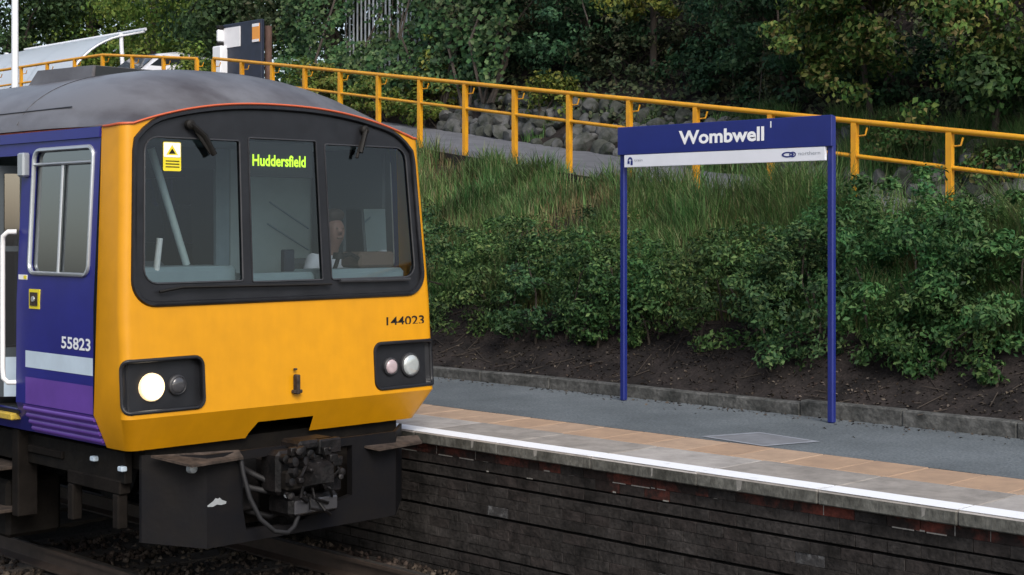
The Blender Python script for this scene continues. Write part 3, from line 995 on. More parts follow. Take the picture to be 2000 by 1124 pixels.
# number, lamp bracket
text('unit_number', '144023', .385, .072, (TX + .895, FM(0, 1.81)[1] - .002, 1.772), (1, 0, 0.0), (0, 0, 1), M['black'], tr, bold=0.014)
lb = MB().bbox(TX - .012, TX + .018, 8.79, 8.842, 1.33, 1.47, .005)
lb.bbox(TX - .03, TX + .045, 8.80, 8.842, 1.335, 1.36, .005)
lb.bbox(TX - .012, TX + .014, 8.82, 8.842, 1.50, 1.515, .004)
lb.build('lamp_bracket', M['rust'], tr)
# grime streaks below the bracket
M['streak'] = mat('rust_streak', (0.30, 0.15, 0.02), 0.7, var=0.5, scale=30)
mb = MB()
yq = FM(0, 1.4)[1] - .0015
mb.add([(TX - .012, yq, 1.33), (TX + .008, yq, 1.33), (TX + .003, yq, 1.285), (TX - .006, yq, 1.28)], [(0, 1, 2, 3)])
mb.build('rust_mark', M['streak'], tr)

# roof dome
CR = 3.235
def roof_z(u):
    v = min(1.0, abs(u) / 1.288)
    return CR + .515 * max(0.0, 1 - v ** 2.5) ** .62 + .004
def roof_pt(v, a):
    """v -1..1 across (following the cab outline), a 0..1 along the dome"""
    q = abs(v)
    s_ = q / .93 * FL if q <= .93 else FL + (q - .93) / .07 * (SM - FL)
    p = FM(math.copysign(s_, v), ztop(s_), -.004)
    u0 = p[0] - TX
    e = 1 - (1 - min(a, 1)) ** 2.3
    z0 = ztop(s_) - .004
    return (p[0], p[1] + a * (10.25 - p[1]), z0 + (max(roof_z(u0), z0) - z0) * e)
mb = MB()
A = [0, .015, .05, .1, .16, .24, .33, .43, .54, .66, .78, .9, 1.0]
ys_ = None
VV = list(np.concatenate([np.linspace(-1, -.93, 9)[:-1], np.linspace(-.93, .93, 41), np.linspace(.93, 1, 9)[1:]]))
rows = [[roof_pt(v, a) for v in VV] for a in A]
yl = max(p[1] for p in rows[-1])
for y in (yl + .01, 13.0, 18.0, Y_END):
    rows.append([(p[0], y, p[2]) for p in rows[len(A) - 1]])
n = len(VV)
vs = [p for r in rows for p in r]
fs = [(i * n + j, i * n + j + 1, (i + 1) * n + j + 1, (i + 1) * n + j) for i in range(len(rows) - 1) for j in range(n - 1)]
roof = MB().add(vs, fs).build('roof', M['roof'], tr, 80)
# panel seams and rain strip on the roof
mb = MB()
mb.tube([(TX + v * 1.285, 10.55, CR + .515 * max(0.0, 1 - abs(v) ** 2.5) ** .62 + .006) for v in np.linspace(-.99, .99, 40)], .0035, 4)
mb.tube([(TX - 1.21, y, CR + .515 * (1 - (1.21 / 1.285) ** 2.5) ** .62 + .008) for y in np.linspace(9.85, 15, 12)], .005, 4)
mb.build('roof_seam', M['rubber_grey'], roof)
# exhaust cowl
cw = MB()
cw.add([(5.98, 10.62, 3.60), (7.2, 10.62, 3.60), (7.2, 11.75, 3.60), (5.98, 11.75, 3.60), (6.03, 10.66, 3.80), (7.15, 10.66, 3.80), (7.15, 11.55, 3.82), (6.03, 11.55, 3.82)],
       [(0, 3, 2, 1), (4, 5, 6, 7), (0, 1, 5, 4), (1, 2, 6, 5), (2, 3, 7, 6), (3, 0, 4, 7)])
cwo = cw.build('roof_cowl', M['roof'], tr)
MB().add([(6.02, 10.628, 3.63), (7.16, 10.628, 3.63), (7.13, 10.650, 3.795), (6.05, 10.650, 3.795)], [(0, 1, 2, 3)]).build('end_panel', M['display'], cwo)  # plain black panel over the front end of the cowl
# orange red line along the top of the cab and the side
line = [(TX - 1.292, y, 3.228) for y in np.linspace(Y_END, 9.3, 20)] + [FM(-s, ztop(s), -.004) for s in [SM - .05, SM - .15] + cor[::-1]]
line += [FM(s, arch(s), -.006) for s in np.linspace(-FL, FL, 49)] + [FM(s, ztop(s), -.004) for s in cor + [SM - .15]]
line += [(TX + 1.292, y, 3.228) for y in np.linspace(9.3, Y_END, 12)]
MB().tube(line, .009, 6).build('cantrail_line', M['red'], tr, 60)

# body side
def SD(sgn, off=0.0):
    return lambda y, z, dep: (TX + sgn * (hws(z) - dep + off), y, z)
DY0, DY1 = 10.36, 11.75
side_out = [(YB + .004, 1.04), (YB + .004, 1.26), (YB + .004, 2.0), (YB + .004, 2.6), (YB + .004, 3.222), (Y_END, 3.222), (Y_END, 2.0), (Y_END, 1.26), (Y_END, 1.04)]
door_o = rrect(DY0, DY1, 1.20, 3.06, .04)
cabw = rrect(9.335, 10.175, 2.205, 3.09, .07)
pw_ = [rrect(y0, y0 + 1.35, 2.05, 3.0, .09) for y0 in (12.15, 13.75, 15.35, 16.95, 20.2, 21.8)]
lines = [[(YB + .02 + (Y_END - YB - .04) * i / 6, z) for i in range(7)] for z in (1.261,)] + [[(YB + .01, 2.001), (DY0 - .01, 2.001)]]
sl = MB().plate(side_out, [door_o, cabw] + pw_, SD(-1), [], lines, 0, .04).build('body_side', M['blue'], tr, 20)
sr = MB().plate(side_out, [cabw] + pw_, SD(1), [], [lines[0]], 0, .04).build('body_side', M['blue'], tr, 20)
for sgn in (-1, 1):
    for k, p in enumerate([cabw] + pw_):
        f = MB()
        f.loop([SD(sgn)(y, z, -.004) for y, z in p], .016, 6)
        if k == 0:
            f.tube([SD(sgn)(9.335, 2.985, -.004), SD(sgn)(10.175, 2.985, -.004)], .012, 6)
            f.tube([SD(sgn)(9.765, 2.21, .004), SD(sgn)(9.765, 2.985, .004)], .012, 6)
        fo = f.build('window_frame', M['frame_metal'], tr, 60)
        MB().plate(p, [], SD(sgn, -.02)).build('window_pane', M['side_glass'], fo)
# cantrail band and gutter above the windows
for sgn in (-1, 1):
    MB().add([SD(sgn)(YB + .006, 3.222, -.012), SD(sgn)(Y_END, 3.222, -.012), SD(sgn)(Y_END, 3.15, -.014), SD(sgn)(YB + .006, 3.15, -.014),
              SD(sgn)(YB + .006, 3.222, .01), SD(sgn)(Y_END, 3.222, .01), SD(sgn)(Y_END, 3.15, .01), SD(sgn)(YB + .006, 3.15, .01)],
             [(0, 1, 2, 3), (4, 7, 6, 5), (0, 4, 5, 1), (3, 2, 6, 7), (0, 3, 7, 4), (1, 5, 6, 2)]).build('cantrail', M['blue'], tr)
# livery bands 2.5 mm proud
def band(name, y0, y1, z0, z1, m):
    n_ = 3
    zs = np.linspace(z0, z1, n_)
    mb = MB()
    mb.add([SD(-1, .0025)(y, z, 0) for z in zs for y in (y0, y1)], [(2 * i, 2 * i + 1, 2 * i + 3, 2 * i + 2) for i in range(n_ - 1)])
    return mb.build(name, m, tr)
band('livery_band', YB + .006, 10.21, 1.525, 1.645, M['pale_band'])
band('livery_band', YB + .006, 10.21, 1.262, 1.455, M['purple'])
band('livery_band', DY1 + .02, Y_END, 1.525, 1.645, M['pale_band'])
band('livery_band', DY1 + .02, Y_END, 1.262, 1.455, M['purple'])
# ribbed purple sole below
for (y0, y1) in ((YB + .006, 10.25), (DY1, Y_END)):
    for z in (1.225, 1.175, 1.125, 1.075):
        mb = MB().tube([SD(-1)(y0, z, -.002), SD(-1)(y1, z, -.002)], .016, 6)
        mb.build('sole_rib', M['purple'], tr, 60)
    band('sole_panel', y0, y1, 1.045, 1.255, M['purple'])
text('vehicle_number', '55823', .40, .085, (TX - hws(1.73) - .004, 9.685, 1.69), (0, -1, 0), (0, 0, 1), M['num_white'], tr, bold=.022)
pb = MB().box(TX - hws(2.0) - .006, TX - hws(2.0) + .02, 10.0, 10.15, 1.95, 2.09).build('door_control_plate', M['sticker_yellow'], tr)
MB().box(TX - hws(2.0) - .012, TX - hws(2.0) - .005, 10.022, 10.128, 1.972, 2.068).build('control_panel', M['rust'], pb)
MB().lathe((TX - hws(2.0) - .012, 10.075, 2.02), (-1, 0, 0), [(0, .022), (.008, .02)], 12).build('button', M['frame_metal'], pb)
dl = MB().box(TX - hws(2.17) - .004, TX - hws(2.17) + .01, 10.20, 10.33, 2.155, 2.19).build('door_label', M['white'], tr)
MB().box(TX - hws(2.17) - .006, TX - hws(2.17) - .003, 10.205, 10.25, 2.16, 2.185).build('label_print', M['sticker_yellow'], dl)
MB().bbox(TX - hws(3.0) - .06, TX - hws(3.0), 10.235, 10.33, 2.90, 3.075, .012).build('door_lamp', M['frame_metal'], tr)
# open folding door, handrail and step
dv = MB()
dl_ = [(5.32, 10.44), (5.62, 10.66), (5.34, 10.86), (5.64, 11.1)]
for i in range(3):
    (xa, ya), (xb, yb) = dl_[i], dl_[i + 1]
    d_ = Vector((xb - xa, yb - ya, 0)).normalized()
    n_ = Vector((-d_.y, d_.x, 0)) * .018
    L2 = math.hypot(xb - xa, yb - ya)
    def q(t, z, s_):
        return (xa + d_.x * t + n_.x * s_, ya + d_.y * t + n_.y * s_, z)
    def bar(t0, t1, z0, z1, mi):
        dv.add([q(t0, z0, -1), q(t1, z0, -1), q(t1, z1, -1), q(t0, z1, -1), q(t0, z0, 1), q(t1, z0, 1), q(t1, z1, 1), q(t0, z1, 1)],
               [(0, 3, 2, 1), (4, 5, 6, 7), (0, 1, 5, 4), (1, 2, 6, 5), (2, 3, 7, 6), (3, 0, 4, 7)], mi)
    bar(.01, .05, 1.25, 3.0, 0); bar(L2 - .05, L2 - .01, 1.25, 3.0, 0)
    bar(.05, L2 - .05, 2.94, 3.0, 0); bar(.05, L2 - .05, 1.55, 1.62, 0); bar(.05, L2 - .05, 1.25, 1.55, 1)
    bar(.05, L2 - .05, 2.35, 2.39, 0)
do = dv.build('folding_door', [M['cab_dark'], M['pale_band']], tr)
gl = MB()
for i in range(3):
    (xa, ya), (xb, yb) = dl_[i], dl_[i + 1]
    gl.add([(xa + (xb - xa) * .12, ya + (yb - ya) * .12, 1.62), (xa + (xb - xa) * .88, ya + (yb - ya) * .88, 1.62), (xa + (xb - xa) * .88, ya + (yb - ya) * .88, 2.94), (xa + (xb - xa) * .12, ya + (yb - ya) * .12, 2.94)], [(0, 1, 2, 3)])
gl.build('door_pane', M['side_glass'], do)
hx = TX - hws(1.9)
MB().tube([(hx + .01, 10.37, 2.50), (hx - .04, 10.40, 2.50), (hx - .055, 10.445, 2.47), (hx - .055, 10.455, 2.40), (hx - .055, 10.455, 1.50), (hx - .055, 10.445, 1.43), (hx - .04, 10.40, 1.40), (hx + .01, 10.37, 1.40)], .019, 8).build('handrail', M['white'], tr, 60)
MB().bbox(5.22, 5.7, 10.40, 11.72, 1.12, 1.17, .008).build('door_step', M['step_yellow'], tr)
MB().box(5.26, 5.72, DY0, DY1, 1.171, 1.195).build('door_sill', M['black'], tr)

# inside of the body
for sgn in (-1, 1):
    MB().plate(side_out, ([door_o] if sgn < 0 else []) + [cabw] + pw_, SD(sgn, -.07), [], [lines[0]]).build('lining', M['cab_dark'], tr)
ins = MB()
ins.box(TX - 1.25, TX + 1.25, 8.99, Y_END - .05, 1.14, 1.185)                    # floor
ins.build('floor', M['cab_dark'], tr)
MB().box(TX - 1.22, TX + 1.22, 9.2, Y_END - .05, 3.17, 3.20).build('ceiling', M['cab_grey'], tr)
MB().box(TX - 1.28, TX + 1.28, Y_END - .04, Y_END, 1.05, 3.23).build('end_wall', M['cab_dark'], tr)
bhy = 10.26
bh = MB().box(TX - 1.28, TX - .36, bhy, bhy + .04, 1.186, 3.168).box(TX - .36, TX + .28, bhy, bhy + .04, 3.0, 3.168)
bho = bh.build('cab_bulkhead', M['cab_dark'], tr)
MB().bbox(TX + .42, TX + 1.275, bhy, bhy + .04, 1.19, 3.165, .004).build('bulkhead_panel', M['cab_grey'], bho)
MB().bbox(TX + .285, TX + .415, bhy + .002, bhy + .042, 1.19, 3.165, .004).build('door_post', M['cab_desk'], bho)
mb = MB()
mb.tube([(TX + .80, bhy - .01, 2.74), (TX + 1.2, bhy - .01, 2.52)], .008, 5).tube([(TX + .78, bhy - .01, 2.56), (TX + 1.2, bhy - .01, 2.34)], .008, 5)
mb.build('cable', M['cab_desk'], bho)
MB().box(TX + 1.215, TX + 1.245, 9.30, 10.22, 2.68, 3.12).box(TX + 1.215, TX + 1.245, 9.80, 10.22, 2.16, 2.68).build('window_blind', M['cab_dark'], tr)
# desk
dk = MB()
dk.bbox(TX - 1.22, TX - .36, 9.02, 9.42, 1.9, 2.26, .03).bbox(TX + .36, TX + 1.22, 9.02, 9.38, 1.9, 2.215, .03)
dk.bbox(TX - .34, TX + .34, 9.02, 9.25, 1.6, 2.20, .03)
dko = dk.build('cab_desk', M['cab_desk'], tr)
MB().bbox(TX + .82, TX + 1.18, 9.1, 9.35, 2.218, 2.34, .02).build('instrument_box', M['cab_brown'], dko)
mb = MB().tube([(TX + .62, 9.16, 2.21), (TX + .64, 9.14, 2.30), (TX + .74, 9.12, 2.33), (TX + .82, 9.12, 2.29)], .018, 6).lathe((TX + .64, 9.14, 2.29), (0, 0, 1), [(0, .05), (.05, .04)], 10)
mb.build('control_handle', M['black'], dko, 50)
MB().tube([(TX - 1.02, 9.05, 2.2), (TX - 1.0, 9.03, 2.46)], .022, 8).build('handset', M['white'], dko, 50)
mb = MB().bbox(TX - .02, TX + .26, 9.42, 9.50, 2.2, 2.42, .03)
MB().tube([(TX - .78, 9.5, 3.1), (TX - .56, 9.38, 2.26)], .028, 8).build('slanted_bar', M['cab_grey'], tr, 50)  # pale slanted bar behind the left pane
# driver's and second seats with high backs
for (x, lab) in ((TX + .98, None), (TX - .62, None)):
    s_ = MB().bbox(x - .22, x + .22, 9.5, 9.92, 1.60, 1.72, .03).bbox(x - .21, x + .21, 9.86, 9.98, 1.72, 2.28, .04).box(x - .05, x + .05, 9.65, 9.75, 1.186, 1.6)
    s_.build('cab_seat', M['cab_dark'], tr)
MB().bbox(TX + .40, TX + .50, 9.5, 9.56, 2.15, 2.36, .01).build('document_holder', M['board_dark'], tr)

# the driver, dimly seen behind the right-hand pane
M['skin'] = mat('skin', (0.21, 0.115, 0.09), 0.6, var=.1)
M['shirt'] = mat('white_shirt', (0.62, 0.63, 0.70), 0.8, var=.12, scale=20)
M['trousers'] = mat('dark_trousers', (0.03, 0.03, 0.04), 0.8)
M['hair'] = mat('brown_hair', (0.055, 0.035, 0.025), 0.7, var=.4, scale=60)
dr = thing('person', 'driver in a white shirt sitting at the controls behind the right windscreen pane', 'person', (TX + .98, 9.66, 1.72))
def skinned(name, joints, links, m, parent, root=0, lv=2):
    o0 = base_of(parent)
    me = bpy.data.meshes.new(name)
    me.from_pydata([j[0] for j in joints], links, [])
    o = bpy.data.objects.new(name, me)
    COL.objects.link(o)
    md = o.modifiers.new('skin', 'SKIN')
    md.use_smooth_shade = True
    for k, j in enumerate(joints):
        sv = me.skin_vertices[0].data[k]
        sv.radius = j[1] if isinstance(j[1], tuple) else (j[1], j[1])
        sv.use_root = (k == root)
    sb_ = o.modifiers.new('sub', 'SUBSURF')
    sb_.levels = lv
    sb_.render_levels = lv
    dg = bpy.context.evaluated_depsgraph_get()
    me2 = bpy.data.meshes.new_from_object(o.evaluated_get(dg))
    o.modifiers.clear()
    o.data = me2
    me2.materials.clear()
    me2.materials.append(m)
    me2.shade_smooth()
    o.parent = parent
    ROOT[o.name] = o0
    return o
J = [((0, 0, .13), (.16, .12)), ((0, .02, .30), (.15, .11)), ((0, .03, .48), (.17, .11)), ((0, .01, .585), (.07, .06)), ((0, -.015, .65), .052),
     ((0, -.035, .715), (.066, .08)), ((0, -.03, .80), (.078, .098)), ((0, -.02, .885), (.062, .075))]
Lk = [(0, 1), (1, 2), (2, 3), (3, 4), (4, 5), (5, 6), (6, 7)]
for sx in (-1, 1):
    k = len(J)
    J += [((sx * .17, .02, .545), .062), ((sx * .29, -.06, .34), .047), ((sx * .22, -.25, .40), .034), ((sx * .20, -.33, .415), (.036, .018)),
          ((sx * .09, -.02, .10), .085), ((sx * .13, -.40, .12), .066), ((sx * .13, -.36, -.25), .05), ((sx * .13, -.38, -.46), .04), ((sx * .13, -.52, -.49), .035)]
    Lk += [(2, k), (k, k + 1), (k + 1, k + 2), (k + 2, k + 3), (0, k + 4), (k + 4, k + 5), (k + 5, k + 6), (k + 6, k + 7), (k + 7, k + 8)]
    for q, (dx, ln) in enumerate(((-.024, .062), (-.008, .075), (.008, .072), (.023, .056))):
        n_ = len(J)
        J += [((sx * .20 + dx, -.37, .418), .0095), ((sx * .20 + dx, -.37 - ln * .6, .412), .009), ((sx * .20 + dx, -.37 - ln, .39), .008)]
        Lk += [(k + 3, n_), (n_, n_ + 1), (n_ + 1, n_ + 2)]
    n_ = len(J)
    J += [((sx * .165, -.31, .405), .012), ((sx * .15, -.36, .395), .010)]
    Lk += [(k + 2, n_), (n_, n_ + 1)]
    n_ = len(J)
    J += [((sx * .085, -.015, .80), (.012, .022))]
    Lk += [(6, n_)]
J += [((0, -.135, .775), .014)]
Lk += [(6, len(J) - 1)]
bdy = skinned('body', J, Lk, M['skin'], dr)
Js = [((0, 0, .11), (.175, .135)), ((0, .02, .30), (.165, .125)), ((0, .03, .48), (.185, .125)), ((0, .012, .575), (.085, .075))]
Ls = [(0, 1), (1, 2), (2, 3)]
for sx in (-1, 1):
    k = len(Js)
    Js += [((sx * .17, .02, .545), .076), ((sx * .29, -.06, .34), .060), ((sx * .262, -.15, .365), .050)]
    Ls += [(2, k), (k, k + 1), (k + 1, k + 2)]
skinned('shirt', Js, Ls, M['shirt'], dr)
Jt = [((0, 0, .10), (.172, .13))]
Lt = []
for sx in (-1, 1):
    k = len(Jt)
    Jt += [((sx * .09, -.02, .10), .097), ((sx * .13, -.40, .12), .078), ((sx * .13, -.36, -.25), .064), ((sx * .13, -.38, -.42), .058)]
    Lt += [(0, k), (k, k + 1), (k + 1, k + 2), (k + 2, k + 3)]
skinned('trousers', Jt, Lt, M['trousers'], dr)
skinned('hair', [((0, .030, .79), (.092, .070)), ((0, .012, .875), (.094, .100)), ((0, -.06, .92), (.092, .072)), ((0, -.105, .895), (.075, .036))], [(0, 1), (1, 2), (2, 3)], M['hair'], dr)
for sx in (-1, 1):
    MB().lathe((TX + .98 + sx * .032, 9.66 - .118, 1.72 + .805), (0, -1, 0), [(0, .008), (.003, .0075), (.005, .003)], 10).build('eye', M['cab_brown'], bdy)
MB().bbox(TX + .98 - .024, TX + .98 + .024, 9.66 - .117, 9.66 - .10, 1.72 + .722, 1.72 + .732, .003).build('mouth', M['cab_brown'], bdy)

# underframe
MB().box(TX - 1.12, TX + 1.12, 9.02, Y_END, .88, 1.04).build('underframe', M['under'], tr)
uf = MB()
for sgn in (-1, 1):
    x = TX + sgn * 1.17
    uf.bbox(x - .03, x + .03, 9.15, Y_END - .1, .78, 1.0, .006)
uf.build('sole_bar', M['under'], tr)
M['under_brown'] = mat('underframe_brown', (0.014, 0.0115, 0.010), 0.8, spec=0.1, var=0.5, scale=6, bump=0.3)
for (y, zb) in ((10.52, .38), (11.6, .38)):
    MB().bbox(TX - 1.28, TX - 1.12, y, y + .10, zb, 1.03, .008).build('step_bracket', M['under_brown'], tr)
for z in (.40, .72):
    MB().bbox(TX - 1.40, TX - 1.14, 10.63, 11.60, z, z + .028, .006).build('foot_step', M['rust'], tr)
MB().bbox(TX - 1.22, TX - 1.0, 9.98, 10.5, .86, .92, .01).build('pipe_tray', M['under_brown'], tr)
mb = MB()
mb.bbox(TX - 1.21, TX - 1.12, 9.20, 9.92, .70, .80, .01).bbox(TX - 1.21, TX - 1.13, 9.84, 9.92, .44, .70, .01).bbox(TX - 1.21, TX - 1.13, 9.22, 9.30, .46, .70, .01)
mb.build('guard_frame', M['under_brown'], tr)
for (y, z) in ((9.50, .90), (9.13, .87)):
    MB().bbox(TX - 1.235, TX - 1.19, y, y + .06, z, z + .035, .006).build('reflector', M['pale_band'], tr)
MB().bbox(TX - 1.25, TX - .8, 10.75, 11.55, .18, .62, .03).build('equipment_box', M['under'], tr)
for y in (12.6, 21.5):
    for sgn in (-1, 1):
        w = MB().lathe((TX + sgn * .78, y, .43), (sgn, 0, 0), [(-.07, .46), (-.04, .43), (.06, .42), (.065, .36), (.03, .34), (.03, .12), (.08, .10), (.10, .06)], 28)
        w.build('wheel', M['coupler'], tr, 40)
        MB().bbox(TX + sgn * 1.0 - .1, TX + sgn * 1.0 + .1, y - .16, y + .16, .28, .60, .03).build('axle_box', M['under_brown'], tr)
    MB().lathe((TX - .8, y, .43), (1, 0, 0), [(0, .08), (1.6, .08)], 14).build('axle', M['under'], tr)
MB().bbox(TX - .9, TX + .9, 14.5, 19.5, .25, .88, .04).build('engine_tray', M['under'], tr)

# plough
def PL(u, z, dep):
    a = abs(u)
    y = 8.70 + (max(0, a - .84) / .32) * .30 + dep
    return (TX + u, y, z)
po = [(-1.16, .40), (-.84, .355), (-.4, .355), (.4, .355), (.84, .355), (1.16, .40), (1.16, .99), (.84, .99), (-.84, .99), (-1.16, .99)]
hole = [(-.54, .93), (-.55, .62), (-.52, .44), (-.1, .42), (.12, .50), (.42, .56), (.42, .93)]
pg = MB().plate(po, [hole], PL, [], [[(-.84, .36), (-.84, .98)], [(.84, .36), (.84, .98)]], 0, .06)
pg.plate(po, [hole], lambda u, z, d: PL(u, z, .03), [], [[(-.84, .36), (-.84, .98)], [(.84, .36), (.84, .98)]])
pg.add([PL(po[i][0], po[i][1], d) for i in range(len(po)) for d in (0, .03)], [(2 * i, 2 * i + 1, (2 * i + 3) % 20, (2 * i + 2) % 20) for i in range(10)])
plo = pg.build('plough', M['plough'], tr, 20)
pb_ = MB().box(TX - .9, TX + .9, 9.06, 9.10, .40, .87)
pb_.build('plough_back', M['under_brown'], plo)
MB().bbox(TX - .50, TX - .24, 8.92, 9.05, .52, .92, .01).build('coupler_bracket', M['coupler'], plo)
# white patch of paint on the plough
mb = MB()
pp = [(-.762 + (q_ + .762) * .8, .665 + (w_ - .665) * .75) for q_, w_ in [(-.86, .64), (-.80, .675), (-.775, .70), (-.75, .69), (-.735, .70), (-.71, .675), (-.665, .655), (-.67, .635), (-.72, .63), (-.76, .64), (-.80, .625), (-.85, .63)]]
mb.add([(PL(u, z, 0)[0], PL(u, z, 0)[1] - .004, z) for u, z in pp], [tuple(range(12))])
mb.build('paint_splash', M['galv'], plo)
MB().lathe((TX - .93, 8.76, .905), (0, -1, 0), [(0, .035), (.04, .03), (.05, .015)], 12).build('pipe_cap', M['galv'], plo, 40)
# buffer beam steps
for (u0, u1, dz) in ((-1.15, -.58, 0), (.46, 1.06, -.06)):
    yb0, yb1 = 8.585, 8.70
    mb = MB()
    mb.add([(TX + u0, yb1 + .2, 1.0 + dz), (TX + u1, yb1, 1.0 + dz), (TX + u1, yb0 + .06, .955 + dz), (TX + u0 + .12, yb0, .955 + dz),
            (TX + u0, yb1 + .2, .985 + dz), (TX + u1, yb1, .985 + dz), (TX + u1, yb0 + .06, .94 + dz), (TX + u0 + .12, yb0, .94 + dz)],
           [(0, 1, 2, 3), (4, 7, 6, 5), (0, 4, 5, 1), (1, 5, 6, 2), (2, 6, 7, 3), (3, 7, 4, 0)])
    mb.build('shunter_step', M['rust'], tr)
# automatic coupler
cp = MB().bbox(TX - .10, TX + .12, 8.35, 9.05, .72, .90, .02).build('coupler', M['coupler'], tr)
def cpart(name, m=None, **k):
    return name
hd = MB()
hd.bbox(TX - .16, TX + .26, 8.20, 8.42, .66, .97, .03)
hd.build('coupler_head', M['coupler'], cp)
mb = MB()
mb.add([(TX + .02, 8.20, .70), (TX + .24, 8.20, .70), (TX + .24, 8.20, .90), (TX + .02, 8.20, .90), (TX + .10, 8.05, .74), (TX + .20, 8.03, .74), (TX + .20, 8.03, .86), (TX + .10, 8.05, .86)],
       [(4, 5, 6, 7), (0, 1, 5, 4), (1, 2, 6, 5), (2, 3, 7, 6), (3, 0, 4, 7)])
mb.build('coupler_horn', M['coupler'], cp)
MB().bbox(TX + .0, TX + .34, 8.16, 8.40, .96, 1.03, .02).build('guide_plate', M['coupler'], cp)
MB().bbox(TX + .16, TX + .36, 8.14, 8.22, .92, 1.03, .012).build('coupler_lug', M['coupler'], cp)
MB().bbox(TX - .14, TX + .0, 8.12, 8.20, .70, .84, .015).build('coupler_pocket', M['under'], cp)
for (x, z) in ((TX - .11, .92), (TX + .10, .93)):
    MB().lathe((x, 8.21, z), (0, -1, 0), [(0, .034), (.05, .034), (.055, .02)], 12).build('air_port', M['coupler'], cp, 40)
eb = MB().bbox(TX - .08, TX + .36, 8.16, 8.44, .50, .645, .03).build('electric_box', M['coupler'], cp)
MB().bbox(TX - .05, TX + .33, 8.145, 8.165, .52, .62, .01).build('contact_cover', M['lamp_dark'], cp)
MB().bbox(TX + .28, TX + .43, 8.22, 8.40, .62, .76, .02).build('release_lever', M['coupler'], cp)
for pts in ([(TX - .2, 8.9, .9), (TX - .28, 8.6, .88), (TX - .22, 8.4, .80), (TX - .12, 8.35, .74)],
            [(TX - .25, 8.9, .80), (TX - .33, 8.62, .76), (TX - .22, 8.42, .70), (TX - .08, 8.34, .66)],
            [(TX + .3, 8.9, .88), (TX + .40, 8.6, .80), (TX + .38, 8.4, .72), (TX + .3, 8.36, .62)],
            [(TX + .05, 8.42, .52), (TX + .0, 8.5, .46), (TX - .12, 8.6, .50), (TX - .2, 8.85, .60)]):
    MB().tube(pts, .022, 8).build('hose', M['hose'], cp, 60)
mb = MB()
rq = random.Random(5)
for _ in range(34):
    x, y, z = TX + rq.uniform(-.14, .36), rq.uniform(8.10, 8.22), rq.uniform(.60, .98)
    w = rq.uniform(.012, .04)
    if rq.random() < .5:
        mb.lathe((x, y, z), (rq.uniform(-.4, .4), -1, rq.uniform(-.4, .4)), [(0, w), (w * 1.2, w), (w * 1.4, w * .5)], 7)
    else:
        mb.bbox(x - w, x + w, y - .03, y + .02, z - w * rq.uniform(.4, 1.2), z + w * rq.uniform(.4, 1.2), .005)
for _ in range(7):
    x, z = TX + rq.uniform(-.1, .3), rq.uniform(.55, .9)
    mb.tube([(x, 8.14, z), (x + rq.uniform(-.08, .08), 8.09, z - .06), (x + rq.uniform(-.14, .14), 8.14, z - rq.uniform(.08, .16))], .011, 6)
mb.build('coupler_fittings', M['coupler'], cp, 40)
for o_ in [cp] + list(cp.children):
    o_.data.transform(Matrix.Translation((-.18, .38, 0)))
hp = [(TX - .55, 8.66, .95), (TX - .555, 8.62, .84), (TX - .53, 8.58, .68), (TX - .47, 8.54, .53), (TX - .38, 8.5, .44), (TX - .28, 8.49, .415), (TX - .20, 8.52, .44), (TX - .15, 8.54, .50), (TX - .12, 8.58, .56)]
hp = [(a - .03, b_ + .02, c) for a, b_, c in hp]
MB().tube(hp, .017, 8).build('brake_hose', M['hose'], cp, 60)
MB().lathe((TX - .24, 8.62, .66), (-.5, -1, 0), [(0, .02), (.05, .02)], 10).build('hose_tap', M['galv'], cp)

# ------------------------------------------------------------------ far left: lamp post, shelter, boards, cars
lp = thing('lamp_post', 'white lamp post rising behind the roof of the train at the far left', 'lamp post', (10.5, 20.8, 0.9))
MB().tube([(10.5, 20.8, .9), (10.5, 20.8, 2.2)], .085, 12).build('base', M['lamp_white'], lp, 60)
MB().tube([(10.5, 20.8, 2.2), (10.5, 20.8, 7.6)], [.055, .045], 12).build('pole', M['lamp_white'], lp, 60)
lh = MB().tube([(10.5, 20.8, 7.58), (10.4, 20.8, 7.7), (9.9, 20.8, 7.75)], .03, 8).build('arm', M['lamp_white'], lp, 60)
MB().bbox(9.35, 9.9, 20.7, 20.9, 7.7, 7.82, .03).build('lantern', M['galv'], lp)

sh = thing('shelter', 'waiting shelter with a curved pale translucent roof beyond the upper railing', 'shelter', (19.8, 37, 5.1))
prof = []
for i in range(15):
    t = i / 14
    a = math.radians(180 - 78 * t)
    prof.append((20.85 + 2.4 * math.cos(a), 5.25 + 2.25 * math.sin(a)))
prof = [(18.44, 5.1)] + prof + [(20.85, 7.58)]
mb = MB()
np_ = len(prof)
ylist = [34.3, 36.4, 38.5, 40.6]
for k in range(3):
    y0, y1 = ylist[k] + .03, ylist[k + 1] - .03
    m_ = MB()
    for off in (0, .03):
        m_.add([(x + off * .6, y, z - off * .6) for y in (y0, y1) for x, z in prof], [(i, i + 1, np_ + i + 1, np_ + i) for i in range(np_ - 1)])
    m_.build('roof_panel', M['canopy'], sh, 60)
for y in ylist:
    MB().tube([(x + .03, y, z - .03) for x, z in prof], .03, 6).build('roof_rib', M['lamp_white'], sh, 60)
for y in (34.35, 40.55):
    MB().tube([(20.35, y, 5.05), (20.22, y, 7.45)], .055, 8).build('post', M['lamp_white'], sh, 60)
MB().tube([(20.85, 34.2, 7.60), (20.85, 40.7, 7.60)], .04, 8).build('front_beam', M['lamp_white'], sh, 60)

